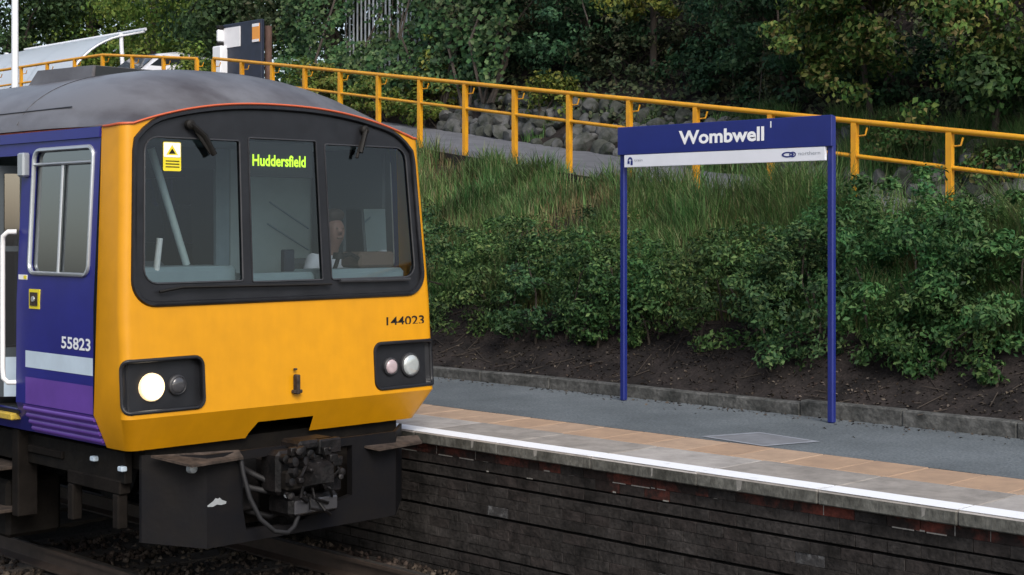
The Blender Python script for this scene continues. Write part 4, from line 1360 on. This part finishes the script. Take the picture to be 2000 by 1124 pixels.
nb_ = thing('notice_board', 'dark notice board with white and orange notices standing behind the top of the yellow ramp', 'notice board', (17.45, 25.0, 4.7))
MB().bbox(17.48, 17.56, 24.44, 25.76, 5.2, 6.60, .01).build('board', M['board_dark'], nb_)
for y in (24.6, 25.6):
    MB().box(17.56, 17.62, y, y + .08, 4.5, 6.55).build('post', M['board_dark'], nb_)
MB().box(17.462, 17.479, 25.14, 25.72, 6.12, 6.52).build('notice', M['notice'], nb_)['label'] = 'large white notice'
o = MB().box(17.462, 17.479, 24.49, 24.72, 6.16, 6.52).build('notice', M['orange'], nb_)
o['label'] = 'orange and white notice'
MB().box(17.459, 17.4615, 24.49, 24.72, 6.46, 6.52).build('notice_edge', M['notice'], o)
MB().box(17.459, 17.4615, 24.49, 24.72, 6.16, 6.21).build('notice_edge', M['notice'], o)
bn = thing('white_bin', 'small white cabinet on a post just left of the dark notice board', 'cabinet', (17.4, 25.75, 4.7))
MB().bbox(17.32, 17.5, 25.60, 25.90, 5.6, 6.16, .02).build('cabinet', M['lamp_white'], bn)
MB().box(17.38, 17.46, 25.68, 25.80, 4.6, 5.6).build('post', M['board_dark'], bn)
MB().bbox(17.34, 17.48, 25.70, 25.80, 6.24, 6.50, .03).build('lamp_cover', M['lamp_white'], bn)
MB().box(17.36, 17.46, 25.69, 25.81, 6.16, 6.24).build('neck', M['black'], bn)
MB().bbox(17.35, 17.47, 25.68, 25.82, 6.50, 6.58, .02).build('cap', M['black'], bn)
bp_ = thing('brown_post', 'rusty brown post standing right of the dark notice board', 'post', (17.78, 24.62, 4.6))
MB().tube([(17.78, 24.62, 4.4), (17.78, 24.62, 6.5)], .075, 10).build('shaft', M['wood_post'], bp_, 60)
def gzz(x, y): return float(ground_z(x, y)) + .02
def car(name, label, loc, m, rot):
    r = thing(name, label, 'car', loc)
    x, y, z = loc
    mb = MB()
    sec = [(-2.05, .35, .62, .80), (-1.95, .3, .80, .82), (-.95, .3, .92, .84), (-.35, .3, 1.38, .66), (.2, .3, 1.47, .64), (1.15, .3, 1.40, .64), (1.8, .3, .98, .8), (2.0, .35, .75, .8)]
    ring = []
    vs, fs = [], []
    for (px, z0, z1, w) in sec:
        wl_ = .85
        zm = min(z1, .85)
        vs += [(x + px, y - wl_, z + z0), (x + px, y - wl_, z + zm), (x + px, y - w, z + z1 - .05), (x + px, y - w + .12, z + z1), (x + px, y + w - .12, z + z1), (x + px, y + w, z + z1 - .05), (x + px, y + wl_, z + zm), (x + px, y + wl_, z + z0)]
    for i in range(len(sec) - 1):
        for j in range(7):
            fs.append((i * 8 + j, i * 8 + j + 1, (i + 1) * 8 + j + 1, (i + 1) * 8 + j))
    fs.append(tuple(range(8))); fs.append(tuple(56 + j for j in range(8)))
    b_ = mb.add(vs, fs).build('body', m, r, 30)
    for s in (-1, 1):
        MB().add([(x - .85, y + s * .80, z + .95), (x + 1.5, y + s * .80, z + .95), (x + 1.1, y + s * .69, z + 1.33), (x - .3, y + s * .69, z + 1.33)], [(0, 1, 2, 3)]).build('side_window', M['car_glass'], r)
        for px in (-1.3, 1.3):
            MB().lathe((x + px, y + s * .72, z + .32), (0, s, 0), [(0, .32), (.15, .32), (.17, .2)], 16).build('wheel', M['tyre'], r, 40)
    MB().add([(x - .97, y - .72, z + .95), (x - .97, y + .72, z + .95), (x - .42, y + .6, z + 1.37), (x - .42, y - .6, z + 1.37)], [(0, 1, 2, 3)]).build('windscreen', M['car_glass'], r)
    return r
car('parked_car', 'white car parked beyond the upper railing, right of the shelter', (20.6, 33.2, gzz(20.6, 33.2)), M['car_white'], 0)

# galvanised palisade fence on the hillside, overgrown with ivy
pf = thing('palisade_fence', 'grey palisade fence half buried in ivy above the ramp', 'fence', (19.6, 22.4, 5.5))
y = 22.3
while y < 25.2:
    xx = 19.85 + (y - 23) * .16
    zt = 8.3 + random.uniform(-.04, .04)
    if random.random() < .9:
        MB().add([(xx - .01, y - .03, 5.6), (xx - .018, y, 5.6), (xx - .01, y + .03, 5.6), (xx - .01, y - .03, zt - .1), (xx - .018, y, zt), (xx - .01, y + .03, zt - .1)],
                 [(0, 1, 4, 3), (1, 2, 5, 4)]).build('pale', M['galv'], pf)
    y += .16
for z in (6.1, 7.7):
    MB().tube([(19.74, 22.3, z), (20.2, 25.2, z)], .025, 6).build('fence_rail', M['galv'], pf)

# ------------------------------------------------------------------ vegetation
def unit(v):
    return v / np.maximum(1e-9, np.linalg.norm(v, axis=1, keepdims=True))

def leaf_arrays(P, N, L, asp=0.6, fold=0.22):
    n = len(P)
    N = unit(N)
    T = unit(np.cross(N, RNG.normal(size=(n, 3))))
    B = np.cross(N, T)
    L = L[:, None]
    W = L * asp * RNG.uniform(.8, 1.2, (n, 1))
    v = np.stack([P - T * L * .5, P + B * W * .5 + N * L * fold * .5 - T * L * .05, P + T * L * .5 - N * L * .12, P - B * W * .5 + N * L * fold * .5 - T * L * .05], 1).reshape(-1, 3)
    i = (np.arange(n) * 4)[:, None]
    f = np.concatenate([i + [0, 1, 2], i + [0, 2, 3]], 1).reshape(-1, 3)
    return v, f

def crown_points(c, r, n, clumps, clump_r, shell=0.55, low=-1.0):
    """clumps of leaves spread through an ellipsoid, denser towards its skin"""
    c, r = np.array(c), np.array(r)
    d = unit(RNG.normal(size=(clumps * 3, 3)))
    d = d[d[:, 2] > low][:clumps]
    k = len(d)
    rad = RNG.uniform(shell, 1.0, (k, 1)) * (1 + .16 * np.sin(d[:, :1] * 5 + c[1]) * np.cos(d[:, 1:2] * 4 + c[0]))
    cc = d * rad
    idx = RNG.integers(0, k, n)
    q = unit(RNG.normal(size=(n, 3))) * (RNG.uniform(0, 1, (n, 1)) ** .5) * clump_r
    q[:, 2] *= .6
    csz = RNG.uniform(.6, 1.3, (k, 1))
    p = cc[idx] * r + q * csz[idx]
    nrm = unit(cc[idx] * r) * .45 + unit(q) * .7 + RNG.normal(size=(n, 3)) * .45 + np.array([0, 0, .45])
    return p + c, nrm, cc * r + c

def put_leaves(name, parent, P, N, size, m, asp=.6):
    L = RNG.uniform(size * .65, size * 1.3, len(P))
    v, f = leaf_arrays(P, N, L, asp)
    return raw(name, v, f, m, parent)

def branch_pts(a, b, sag=0.0, jit=.06, n=5):
    a, b = np.array(a, float), np.array(b, float)
    out = []
    Ln = np.linalg.norm(b - a)
    for i in range(n):
        t = i / (n - 1)
        p = a + (b - a) * t + np.array([0, 0, sag * math.sin(PI * t)])
        if 0 < i < n - 1:
            p = p + RNG.normal(size=3) * jit * Ln * .3
        out.append(tuple(p))
    return out

def shrub(label, c, r, n, leaf, m, group=None, clumps=60, cr=.2, name='shrub', shell=.5, low=-.75, asp=.6, nst=12, cat='shrub'):
    gz = float(ground_z(c[0], c[1]))
    t = thing(name, label, cat, (c[0], c[1], gz), group)
    P, N, CC = crown_points(c, r, n, clumps, cr, shell, low)
    G = ground_z(P[:, 0], P[:, 1])
    ok = P[:, 2] > G + .02
    put_leaves('foliage', t, P[ok], N[ok], leaf, m, asp)
    mb = MB()
    for i in range(nst):
        e = CC[i % len(CC)]
        b0 = (c[0] + RNG.normal() * r[0] * .3, c[1] + RNG.normal() * r[1] * .3)
        mb.tube(branch_pts((b0[0], b0[1], float(ground_z(b0[0], b0[1])) - .05), e, .1), [.014, .012, .010, .007, .004], 5)
    mb.build('stems', M['twig'], t, 60)
    return t

def tree(label, base, crown_c, crown_r, n, leaf, m, clumps=120, cr=.5, trunk_r=.16, name='tree', shell=.35, group=None, limbs=9, low=-1, asp=.6):
    t = thing(name, label, 'tree', base, group)
    P, N, CC = crown_points(crown_c, crown_r, n, clumps, cr, shell, low)
    put_leaves('crown', t, P, N, leaf, m, asp)
    mb = MB()
    top = (crown_c[0], crown_c[1], crown_c[2] + crown_r[2] * .5)
    tp = branch_pts((base[0], base[1], base[2] - .3), top, 0, .05, 7)
    mb.tube(tp, [trunk_r * (1 - .13 * i) for i in range(7)], 9)
    for i in range(limbs):
        s = tp[2 + i % 4]
        mb.tube(branch_pts(s, CC[(i * 7) % len(CC)], .15, .1), [trunk_r * q for q in (.42, .34, .25, .17, .08)], 6)
    mb.build('trunk', M['bark'], t, 60)
    return t

# hedge of shrubs along the lower bank, each with its own label; (label, x, y, rx, ry, rz, leaves, size, material)
def gz(x, y): return float(ground_z(x, y))
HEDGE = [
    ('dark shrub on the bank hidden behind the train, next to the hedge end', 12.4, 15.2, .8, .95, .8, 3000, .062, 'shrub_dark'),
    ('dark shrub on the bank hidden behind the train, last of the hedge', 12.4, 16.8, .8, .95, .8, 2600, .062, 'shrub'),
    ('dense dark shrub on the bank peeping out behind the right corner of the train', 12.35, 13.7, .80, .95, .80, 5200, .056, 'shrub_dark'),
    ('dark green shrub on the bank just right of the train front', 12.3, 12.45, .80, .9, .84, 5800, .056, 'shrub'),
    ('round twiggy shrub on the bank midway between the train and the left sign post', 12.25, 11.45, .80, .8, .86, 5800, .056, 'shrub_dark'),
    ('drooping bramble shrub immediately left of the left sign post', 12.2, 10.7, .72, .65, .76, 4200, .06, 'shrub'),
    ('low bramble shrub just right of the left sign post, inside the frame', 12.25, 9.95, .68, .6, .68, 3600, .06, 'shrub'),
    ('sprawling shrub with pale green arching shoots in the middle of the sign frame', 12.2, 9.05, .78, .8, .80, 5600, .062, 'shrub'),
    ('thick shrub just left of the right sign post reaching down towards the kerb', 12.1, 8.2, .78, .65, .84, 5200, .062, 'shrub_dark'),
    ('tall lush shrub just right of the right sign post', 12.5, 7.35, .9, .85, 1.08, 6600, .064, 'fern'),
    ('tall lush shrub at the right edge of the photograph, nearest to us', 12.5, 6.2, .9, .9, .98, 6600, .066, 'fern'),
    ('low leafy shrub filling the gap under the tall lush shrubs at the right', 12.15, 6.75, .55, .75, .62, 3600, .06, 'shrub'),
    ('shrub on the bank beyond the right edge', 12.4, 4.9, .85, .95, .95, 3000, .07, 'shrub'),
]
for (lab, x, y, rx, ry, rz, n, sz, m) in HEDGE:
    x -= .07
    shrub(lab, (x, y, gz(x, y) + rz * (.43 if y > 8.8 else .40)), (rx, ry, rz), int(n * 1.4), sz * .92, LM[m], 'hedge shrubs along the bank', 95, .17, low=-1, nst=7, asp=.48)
# second row higher up the bank to the right
for (lab, x, y, rx, ry, rz, n, sz, m) in [
    ('feathery green shrub high on the bank under the yellow rail, just right of the sign', 13.45, 8.4, .6, .8, .62, 4200, .055, 'fern'),
    ('feathery green shrub high on the bank at the right edge under the rail', 13.35, 7.1, .6, .8, .58, 4200, .055, 'fern'),
    ('feathery green shrub high on the bank beyond the right edge', 13.3, 5.8, .6, .8, .7, 2400, .06, 'fern')]:
    shrub(lab, (x, y, gz(x, y) + rz * .55), (rx, ry, rz), int(n * 1.6), sz * .8, LM[m], 'shrubs under the rail', 60, .16, nst=4, asp=.3)
# loose leafy weeds among the grass
for (lab, x, y, rx, ry, rz, n) in [
    ('patch of leafy weeds in the grass between the train and the sign', 13.4, 12.9, .5, .9, .35, 1300),
    ('patch of leafy weeds in the grass just left of the left sign post', 13.3, 11.4, .45, .6, .35, 1000),
    ('patch of reddish weeds in the grass inside the sign frame', 13.3, 9.6, .45, .7, .32, 1100)]:
    shrub(lab, (x, y, gz(x, y) + rz * .6), (rx, ry, rz), n, .045, LM['weed'], 'weeds in the bank grass', 40, .14, 'weeds', .2, -1, .35, 6, 'weeds')
# low seedlings on the bare soil
for (lab, x, y) in [('small leafy sprout on the bare soil right of the right sign post', 11.75, 6.75),
                    ('small leafy sprout on the bare soil at the right edge', 11.7, 6.1),
                    ('pale leafy sprig hanging over the soil left of the left sign post', 11.78, 10.55)]:
    shrub(lab, (x, y, gz(x, y) + .12), (.17, .2, .14), 160, .06, LM['shrub'], 'sprouts on the bare soil', 10, .08, 'sprout', .3, -1, .6, 4, 'plant')

# grass on the upper bank
def grass(name, n, xr_, yr_, h, m, label, lean=.35, dens=None, w=.010):
    X = RNG.uniform(0, 1, n); Y = RNG.uniform(*yr_, n)
    X = xr_[0] + (xr(Y) + xr_[1] - xr_[0]) * X
    if dens is not None:
        keep = RNG.uniform(0, 1, n) < dens(X, Y)
        X, Y = X[keep], Y[keep]
    n = len(X)
    Z = ground_z(X, Y) - .02
    H = RNG.uniform(h * .45, h * 1.25, n) * (1 + .35 * wob(X * 2, Y * 2)) * (1 + 1.0 * smooth01((14.0 - Y) / 4.5) * smooth01((X - xr(Y) + 1.1) / .8))
    a = RNG.uniform(0, 2 * PI, n)
    ln = RNG.uniform(.05, lean, n) * H
    b0 = np.stack([X, Y, Z], 1)
    wdir = np.stack([np.cos(a + 1.57), np.sin(a + 1.57), 0 * a], 1) * (w * RNG.uniform(.6, 1.4, n))[:, None]
    mid = b0 + np.stack([np.cos(a) * ln * .35, np.sin(a) * ln * .35, H * .6], 1)
    tip = b0 + np.stack([np.cos(a) * ln * 1.2, np.sin(a) * ln * 1.2, H], 1)
    V = np.stack([b0 - wdir, b0 + wdir, mid - wdir * .8, mid + wdir * .8, tip], 1).reshape(-1, 3)
    i = (np.arange(n) * 5)[:, None]
    F = np.concatenate([i + [0, 1, 3], i + [0, 3, 2], i + [2, 3, 4]], 1).reshape(-1, 3)
    o = raw(name, V, F, m)
    return tag(o, label, 'grass', kind='stuff')
clump = lambda X, Y: np.clip(.5 + .9 * wob(X * 1.3 + 3, Y * 1.1) + .2 * np.clip((Y < 12.5), 0, 1), .04, 1)
grass('bank_grass', 125000, (12.3, -.10), (2.5, 22), .34, LM['grass'], 'long green grass on the upper bank below the yellow railing', .75, clump, .0065)
grass('dry_bank_grass', 22000, (12.3, -.1), (3, 22), .26, LM['dry'], 'dry brownish grass stalks among the green grass on the upper bank', .7, None, .006)
grass('verge_grass', 60000, (17.0, PATH_W + .8), (6.0, 21), .24, LM['grass'], 'grass and weeds growing between the ramp path and the rocks', .7,
      lambda X, Y: ((X > xr(Y) + PATH_W - .3) & (X < xr(Y) + PATH_W + .8) & (wob(X, Y * 1.3) > -.08 - (12 - Y) * .12)).astype(float), .008)
# litter on the bare soil
X = RNG.uniform(11.15, 13.0, 5200); Y = RNG.uniform(2.5, 14, 5200)
P = np.stack([X, Y, ground_z(X, Y) + .008], 1)
lt = put_leaves('leaf_litter', None, P, RNG.normal(size=(5200, 3)) * .35 + [0, 0, 1], .038, LM['litter'])
tag(lt, 'dead leaves and twigs scattered over the bare soil above the kerb', 'leaf litter', kind='stuff')
X = RNG.choice([-1, 1], 420); Y = RNG.uniform(2.5, 14, 420)
P = np.stack([11.0 - RNG.exponential(.10, 420), Y, np.full(420, .906)], 1)
tag(put_leaves('kerb_litter', None, P, RNG.normal(size=(420, 3)) * .25 + [0, 0, 1], .035, LM['litter']), 'dead leaves and grit lying along the foot of the back kerb', 'leaf litter', kind='stuff')
mb = MB()
for _ in range(130):
    x = random.uniform(11.2, 12.3); y = random.uniform(2.5, 13); a = random.uniform(0, PI); l = random.uniform(.06, .3)
    mb.tube([(x, y, gz(x, y) + .012), (x + l * math.cos(a), y + l * math.sin(a), gz(x + l * math.cos(a), y + l * math.sin(a)) + .02)], .004, 4)
tag(mb.build('twigs', M['twig']), 'fallen twigs scattered on the bare soil above the kerb', 'twigs', kind='stuff')

# undergrowth beyond the path: bright shrubs behind the railing
def pz(y): return float(rb(y)) + .07 * PATH_W
UNDER = [
    ('bright yellow green shrub behind the railing just above the right end of the train roof', 18.6, 20.9, .55, .8, .55, 2400, .085, 'lime'),
    ('yellow green shrub behind the railing above the middle of the train windscreen', 18.7, 22.6, .6, .9, .55, 2600, .085, 'lime'),
    ('leafy shrub behind the railing beside the brown post', 18.7, 24.2, .6, .7, .7, 2600, .08, 'lime'),
    ('bright leafy shrub among the rocks right of the train roof', 18.45, 17.5, .45, .5, .5, 1300, .085, 'lime_tree'),
    ('upright sprig with yellow leaves rising above the railing right of the palisade fence', 18.9, 20.9, .3, .35, .8, 420, .11, 'lime_tree'),
    ('weedy green bush covering the rocks right of the sign', 17.2, 10.1, .35, .7, .35, 1200, .07, 'weed'),
    ('weedy green bush covering the rocks at the right edge', 16.9, 8.7, .35, .5, .3, 900, .07, 'weed'),
]
for (lab, x, y, rx, ry, rz, n, sz, m) in UNDER:
    shrub(lab, (x, y, gz(x, y) + rz * .75), (rx, ry, rz), n, sz, LM[m], 'undergrowth behind the railing', 40, .2)

# ivy over the fence and slope at upper left of centre
iv = thing('ivy', 'mass of green ivy covering the slope around the grey palisade fence', 'ivy', (19.3, 22.5, 5.0))
n = 15000
Y = RNG.uniform(18.6, 27.2, n); Z = RNG.uniform(0, 1, n)
hh = 4.9 + .6 * np.sin(Y * 1.3)
base_x = 18.75 + (Y - 21) * .16
Zw = 5.0 + Z * hh
X = base_x + Z * .75 + .22 * wob(Y * 1.5, Zw * 1.7) + RNG.normal(size=n) * .1
gap = (wob(Y * 1.9, Zw * .9, 1.3) > -.35) & (Zw > 6.3) & (Y > 22.4) & (Y < 25.0)
keep = ~(gap & (RNG.uniform(0, 1, n) < .93))
P = np.stack([X, Y, Zw], 1)[keep]
P[:, 0] += np.where((Y[keep] > 21.4) & (Y[keep] < 25.3) & (Zw[keep] > 6), .25, 0)
N = RNG.normal(size=P.shape) * .55 + [-.9, -.5, .45]
put_leaves('foliage', iv, P, N, .105, LM['ivy'], .85)
mb = MB()
for _ in range(26):
    y0 = random.uniform(19, 27)
    x0 = 18.85 + (y0 - 21) * .16
    mb.tube(branch_pts((x0, y0, 4.7), (x0 + .75, y0 + random.uniform(-1, 1), random.uniform(7, 9.6)), 0, .15), [.03, .026, .02, .014, .008], 5)
mb.build('stems', M['bark'], iv, 60)

# trees on the hillside right of the fence
TREES = [
    ('gloomy bush with thin dull foliage right of the palisade fence', (20.2, 20.4), (19.8, 20.0, 7.2), (1.5, 1.5, 2.5), 9000, .085, 'gloom', .11, 150, .34, 'bush'),
    ('drooping bluish green bush above the rockery, left of the sign', (19.8, 17.8), (19.3, 17.6, 7.0), (1.5, 1.7, 2.6), 11000, .09, 'bluegreen', .12, 170, .33, 'bush'),
    ('tree with scattered yellow green leaves above the left end of the sign', (19.4, 16.0), (18.9, 15.8, 7.4), (1.3, 1.1, 1.9), 6200, .095, 'lime_tree', .07, 70, .30, 'tree'),
    ('dark gloomy bush above the middle of the station sign', (19.6, 14.6), (19.6, 14.5, 6.8), (1.2, 1.2, 2.4), 6500, .085, 'gloom', .07, 110, .34, 'bush'),
    ('bluish green tree above the right end of the station sign', (18.8, 13.0), (18.3, 13.0, 6.4), (1.4, 1.15, 2.4), 10500, .088, 'bluegreen', .08, 140, .32, 'tree'),
    ('spreading tree with large olive leaves at upper right, above the right sign post', (18.0, 11.0), (17.3, 10.95, 6.0), (1.4, 1.1, 1.9), 14500, .085, 'olive', .05, 150, .30, 'tree'),
    ('leafy tree with brown tinged leaves in the upper right corner', (17.8, 9.2), (17.0, 9.2, 5.9), (1.4, 1.1, 1.9), 14500, .085, 'olive', .05, 150, .30, 'tree'),
    ('low green bush behind the rail at the far right', (17.3, 8.9), (16.95, 8.7, 4.35), (.6, .6, .5), 2200, .10, 'shrub', .06, 50, .22, 'bush'),
    ('leafy tree beyond the right edge', (17.4, 7.0), (17.0, 7.2, 6.0), (1.5, 1.0, 2.2), 4000, .12, 'olive', .16, 80, .34, 'tree'),
]
for (lab, b0, c, r, n, sz, m, tr_, cl, cr, nm) in TREES:
    tree(lab, (b0[0], b0[1], gz(*b0)), c, r, n, sz, LM[m], cl, cr, tr_, nm, .3)
# darker second row higher up the hill closes the gaps
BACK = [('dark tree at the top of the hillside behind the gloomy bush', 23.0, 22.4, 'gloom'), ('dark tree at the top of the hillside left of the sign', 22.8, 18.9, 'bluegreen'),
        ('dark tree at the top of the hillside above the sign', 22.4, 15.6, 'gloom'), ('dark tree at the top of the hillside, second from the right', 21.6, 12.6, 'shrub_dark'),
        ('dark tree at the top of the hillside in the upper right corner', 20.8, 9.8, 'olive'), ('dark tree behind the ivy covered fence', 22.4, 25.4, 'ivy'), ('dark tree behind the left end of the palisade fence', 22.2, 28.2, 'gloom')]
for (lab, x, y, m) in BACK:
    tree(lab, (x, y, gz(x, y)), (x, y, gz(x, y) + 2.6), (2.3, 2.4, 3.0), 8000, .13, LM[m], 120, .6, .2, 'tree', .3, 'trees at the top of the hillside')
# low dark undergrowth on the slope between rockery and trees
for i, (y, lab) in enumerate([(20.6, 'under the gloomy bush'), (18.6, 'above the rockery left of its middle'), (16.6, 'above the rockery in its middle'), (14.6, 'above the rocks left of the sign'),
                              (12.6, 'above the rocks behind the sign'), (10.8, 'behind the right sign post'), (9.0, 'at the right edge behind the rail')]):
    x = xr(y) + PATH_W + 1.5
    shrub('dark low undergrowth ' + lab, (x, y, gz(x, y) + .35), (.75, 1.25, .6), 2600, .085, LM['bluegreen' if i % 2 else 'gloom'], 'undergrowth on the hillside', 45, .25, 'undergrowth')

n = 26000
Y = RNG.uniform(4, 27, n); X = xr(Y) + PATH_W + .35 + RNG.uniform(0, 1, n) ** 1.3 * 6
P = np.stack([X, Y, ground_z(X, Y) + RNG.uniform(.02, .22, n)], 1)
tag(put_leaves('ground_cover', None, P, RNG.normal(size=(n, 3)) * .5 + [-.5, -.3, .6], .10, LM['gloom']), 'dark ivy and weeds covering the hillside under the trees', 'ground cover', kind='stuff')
# far left: trees on the level ground beyond the shelter
FAR = [
    ('tall dark tree behind the lamp post at the left edge', 24.0, 47.5, 6.0, 2.9, 'far_dark'),
    ('tree with sky showing through it left of the shelter roof', 28.5, 53.5, 6.5, 3.6, 'far_dark'),
    ('bright green tree behind the middle of the shelter roof', 28.0, 49.5, 6.4, 3.0, 'far'),
    ('broad green tree behind the post of the shelter', 28.0, 45.5, 6.4, 3.4, 'far'),
    ('sunlit green tree between the shelter and the notice board', 25.5, 38.5, 5.8, 3.0, 'far'),
    ('dull tree showing between the pales of the palisade fence', 24.2, 29.6, 5.4, 2.6, 'far_dark'),
    ('dark tree behind the notice board', 22.8, 32.6, 5.6, 2.6, 'far_dark'),
]
for (lab, x, y, hc, r, m) in FAR:
    tree(lab, (x, y, 5.1), (x, y, 5.1 + hc - 1.0), (r, r, r * 1.35), 4600 if 'sky' in lab else 15000, .155, LM[m], 110, 1.05, .24, 'tree', .35, 'trees beyond the shelter')
for (lab, x, y, rx, ry, rz, n, sz, m, nm) in [
    ('bush with pale flowers between the lamp post and the train roof', 15.6, 30.3, .6, .9, 1.0, 1800, .08, 'flower', 'flowering_bush'),
    ('dry brown shrub behind the upper railing under the edge of the shelter roof', 17.6, 31.2, .5, .9, .65, 1500, .08, 'dry', 'shrub'),
    ('green shrub growing over the gap between the two railings', 17.5, 26.7, .5, .55, .75, 1700, .09, 'far', 'shrub'),
    ('green shrub hiding the far end of the white car', 18.8, 29.2, .35, .45, .75, 1100, .09, 'far', 'shrub')]:
    shrub(lab, (x, y, gz(x, y) + rz * .8), (rx, ry, rz), n, sz, LM[m], None, 40, .25, nm)
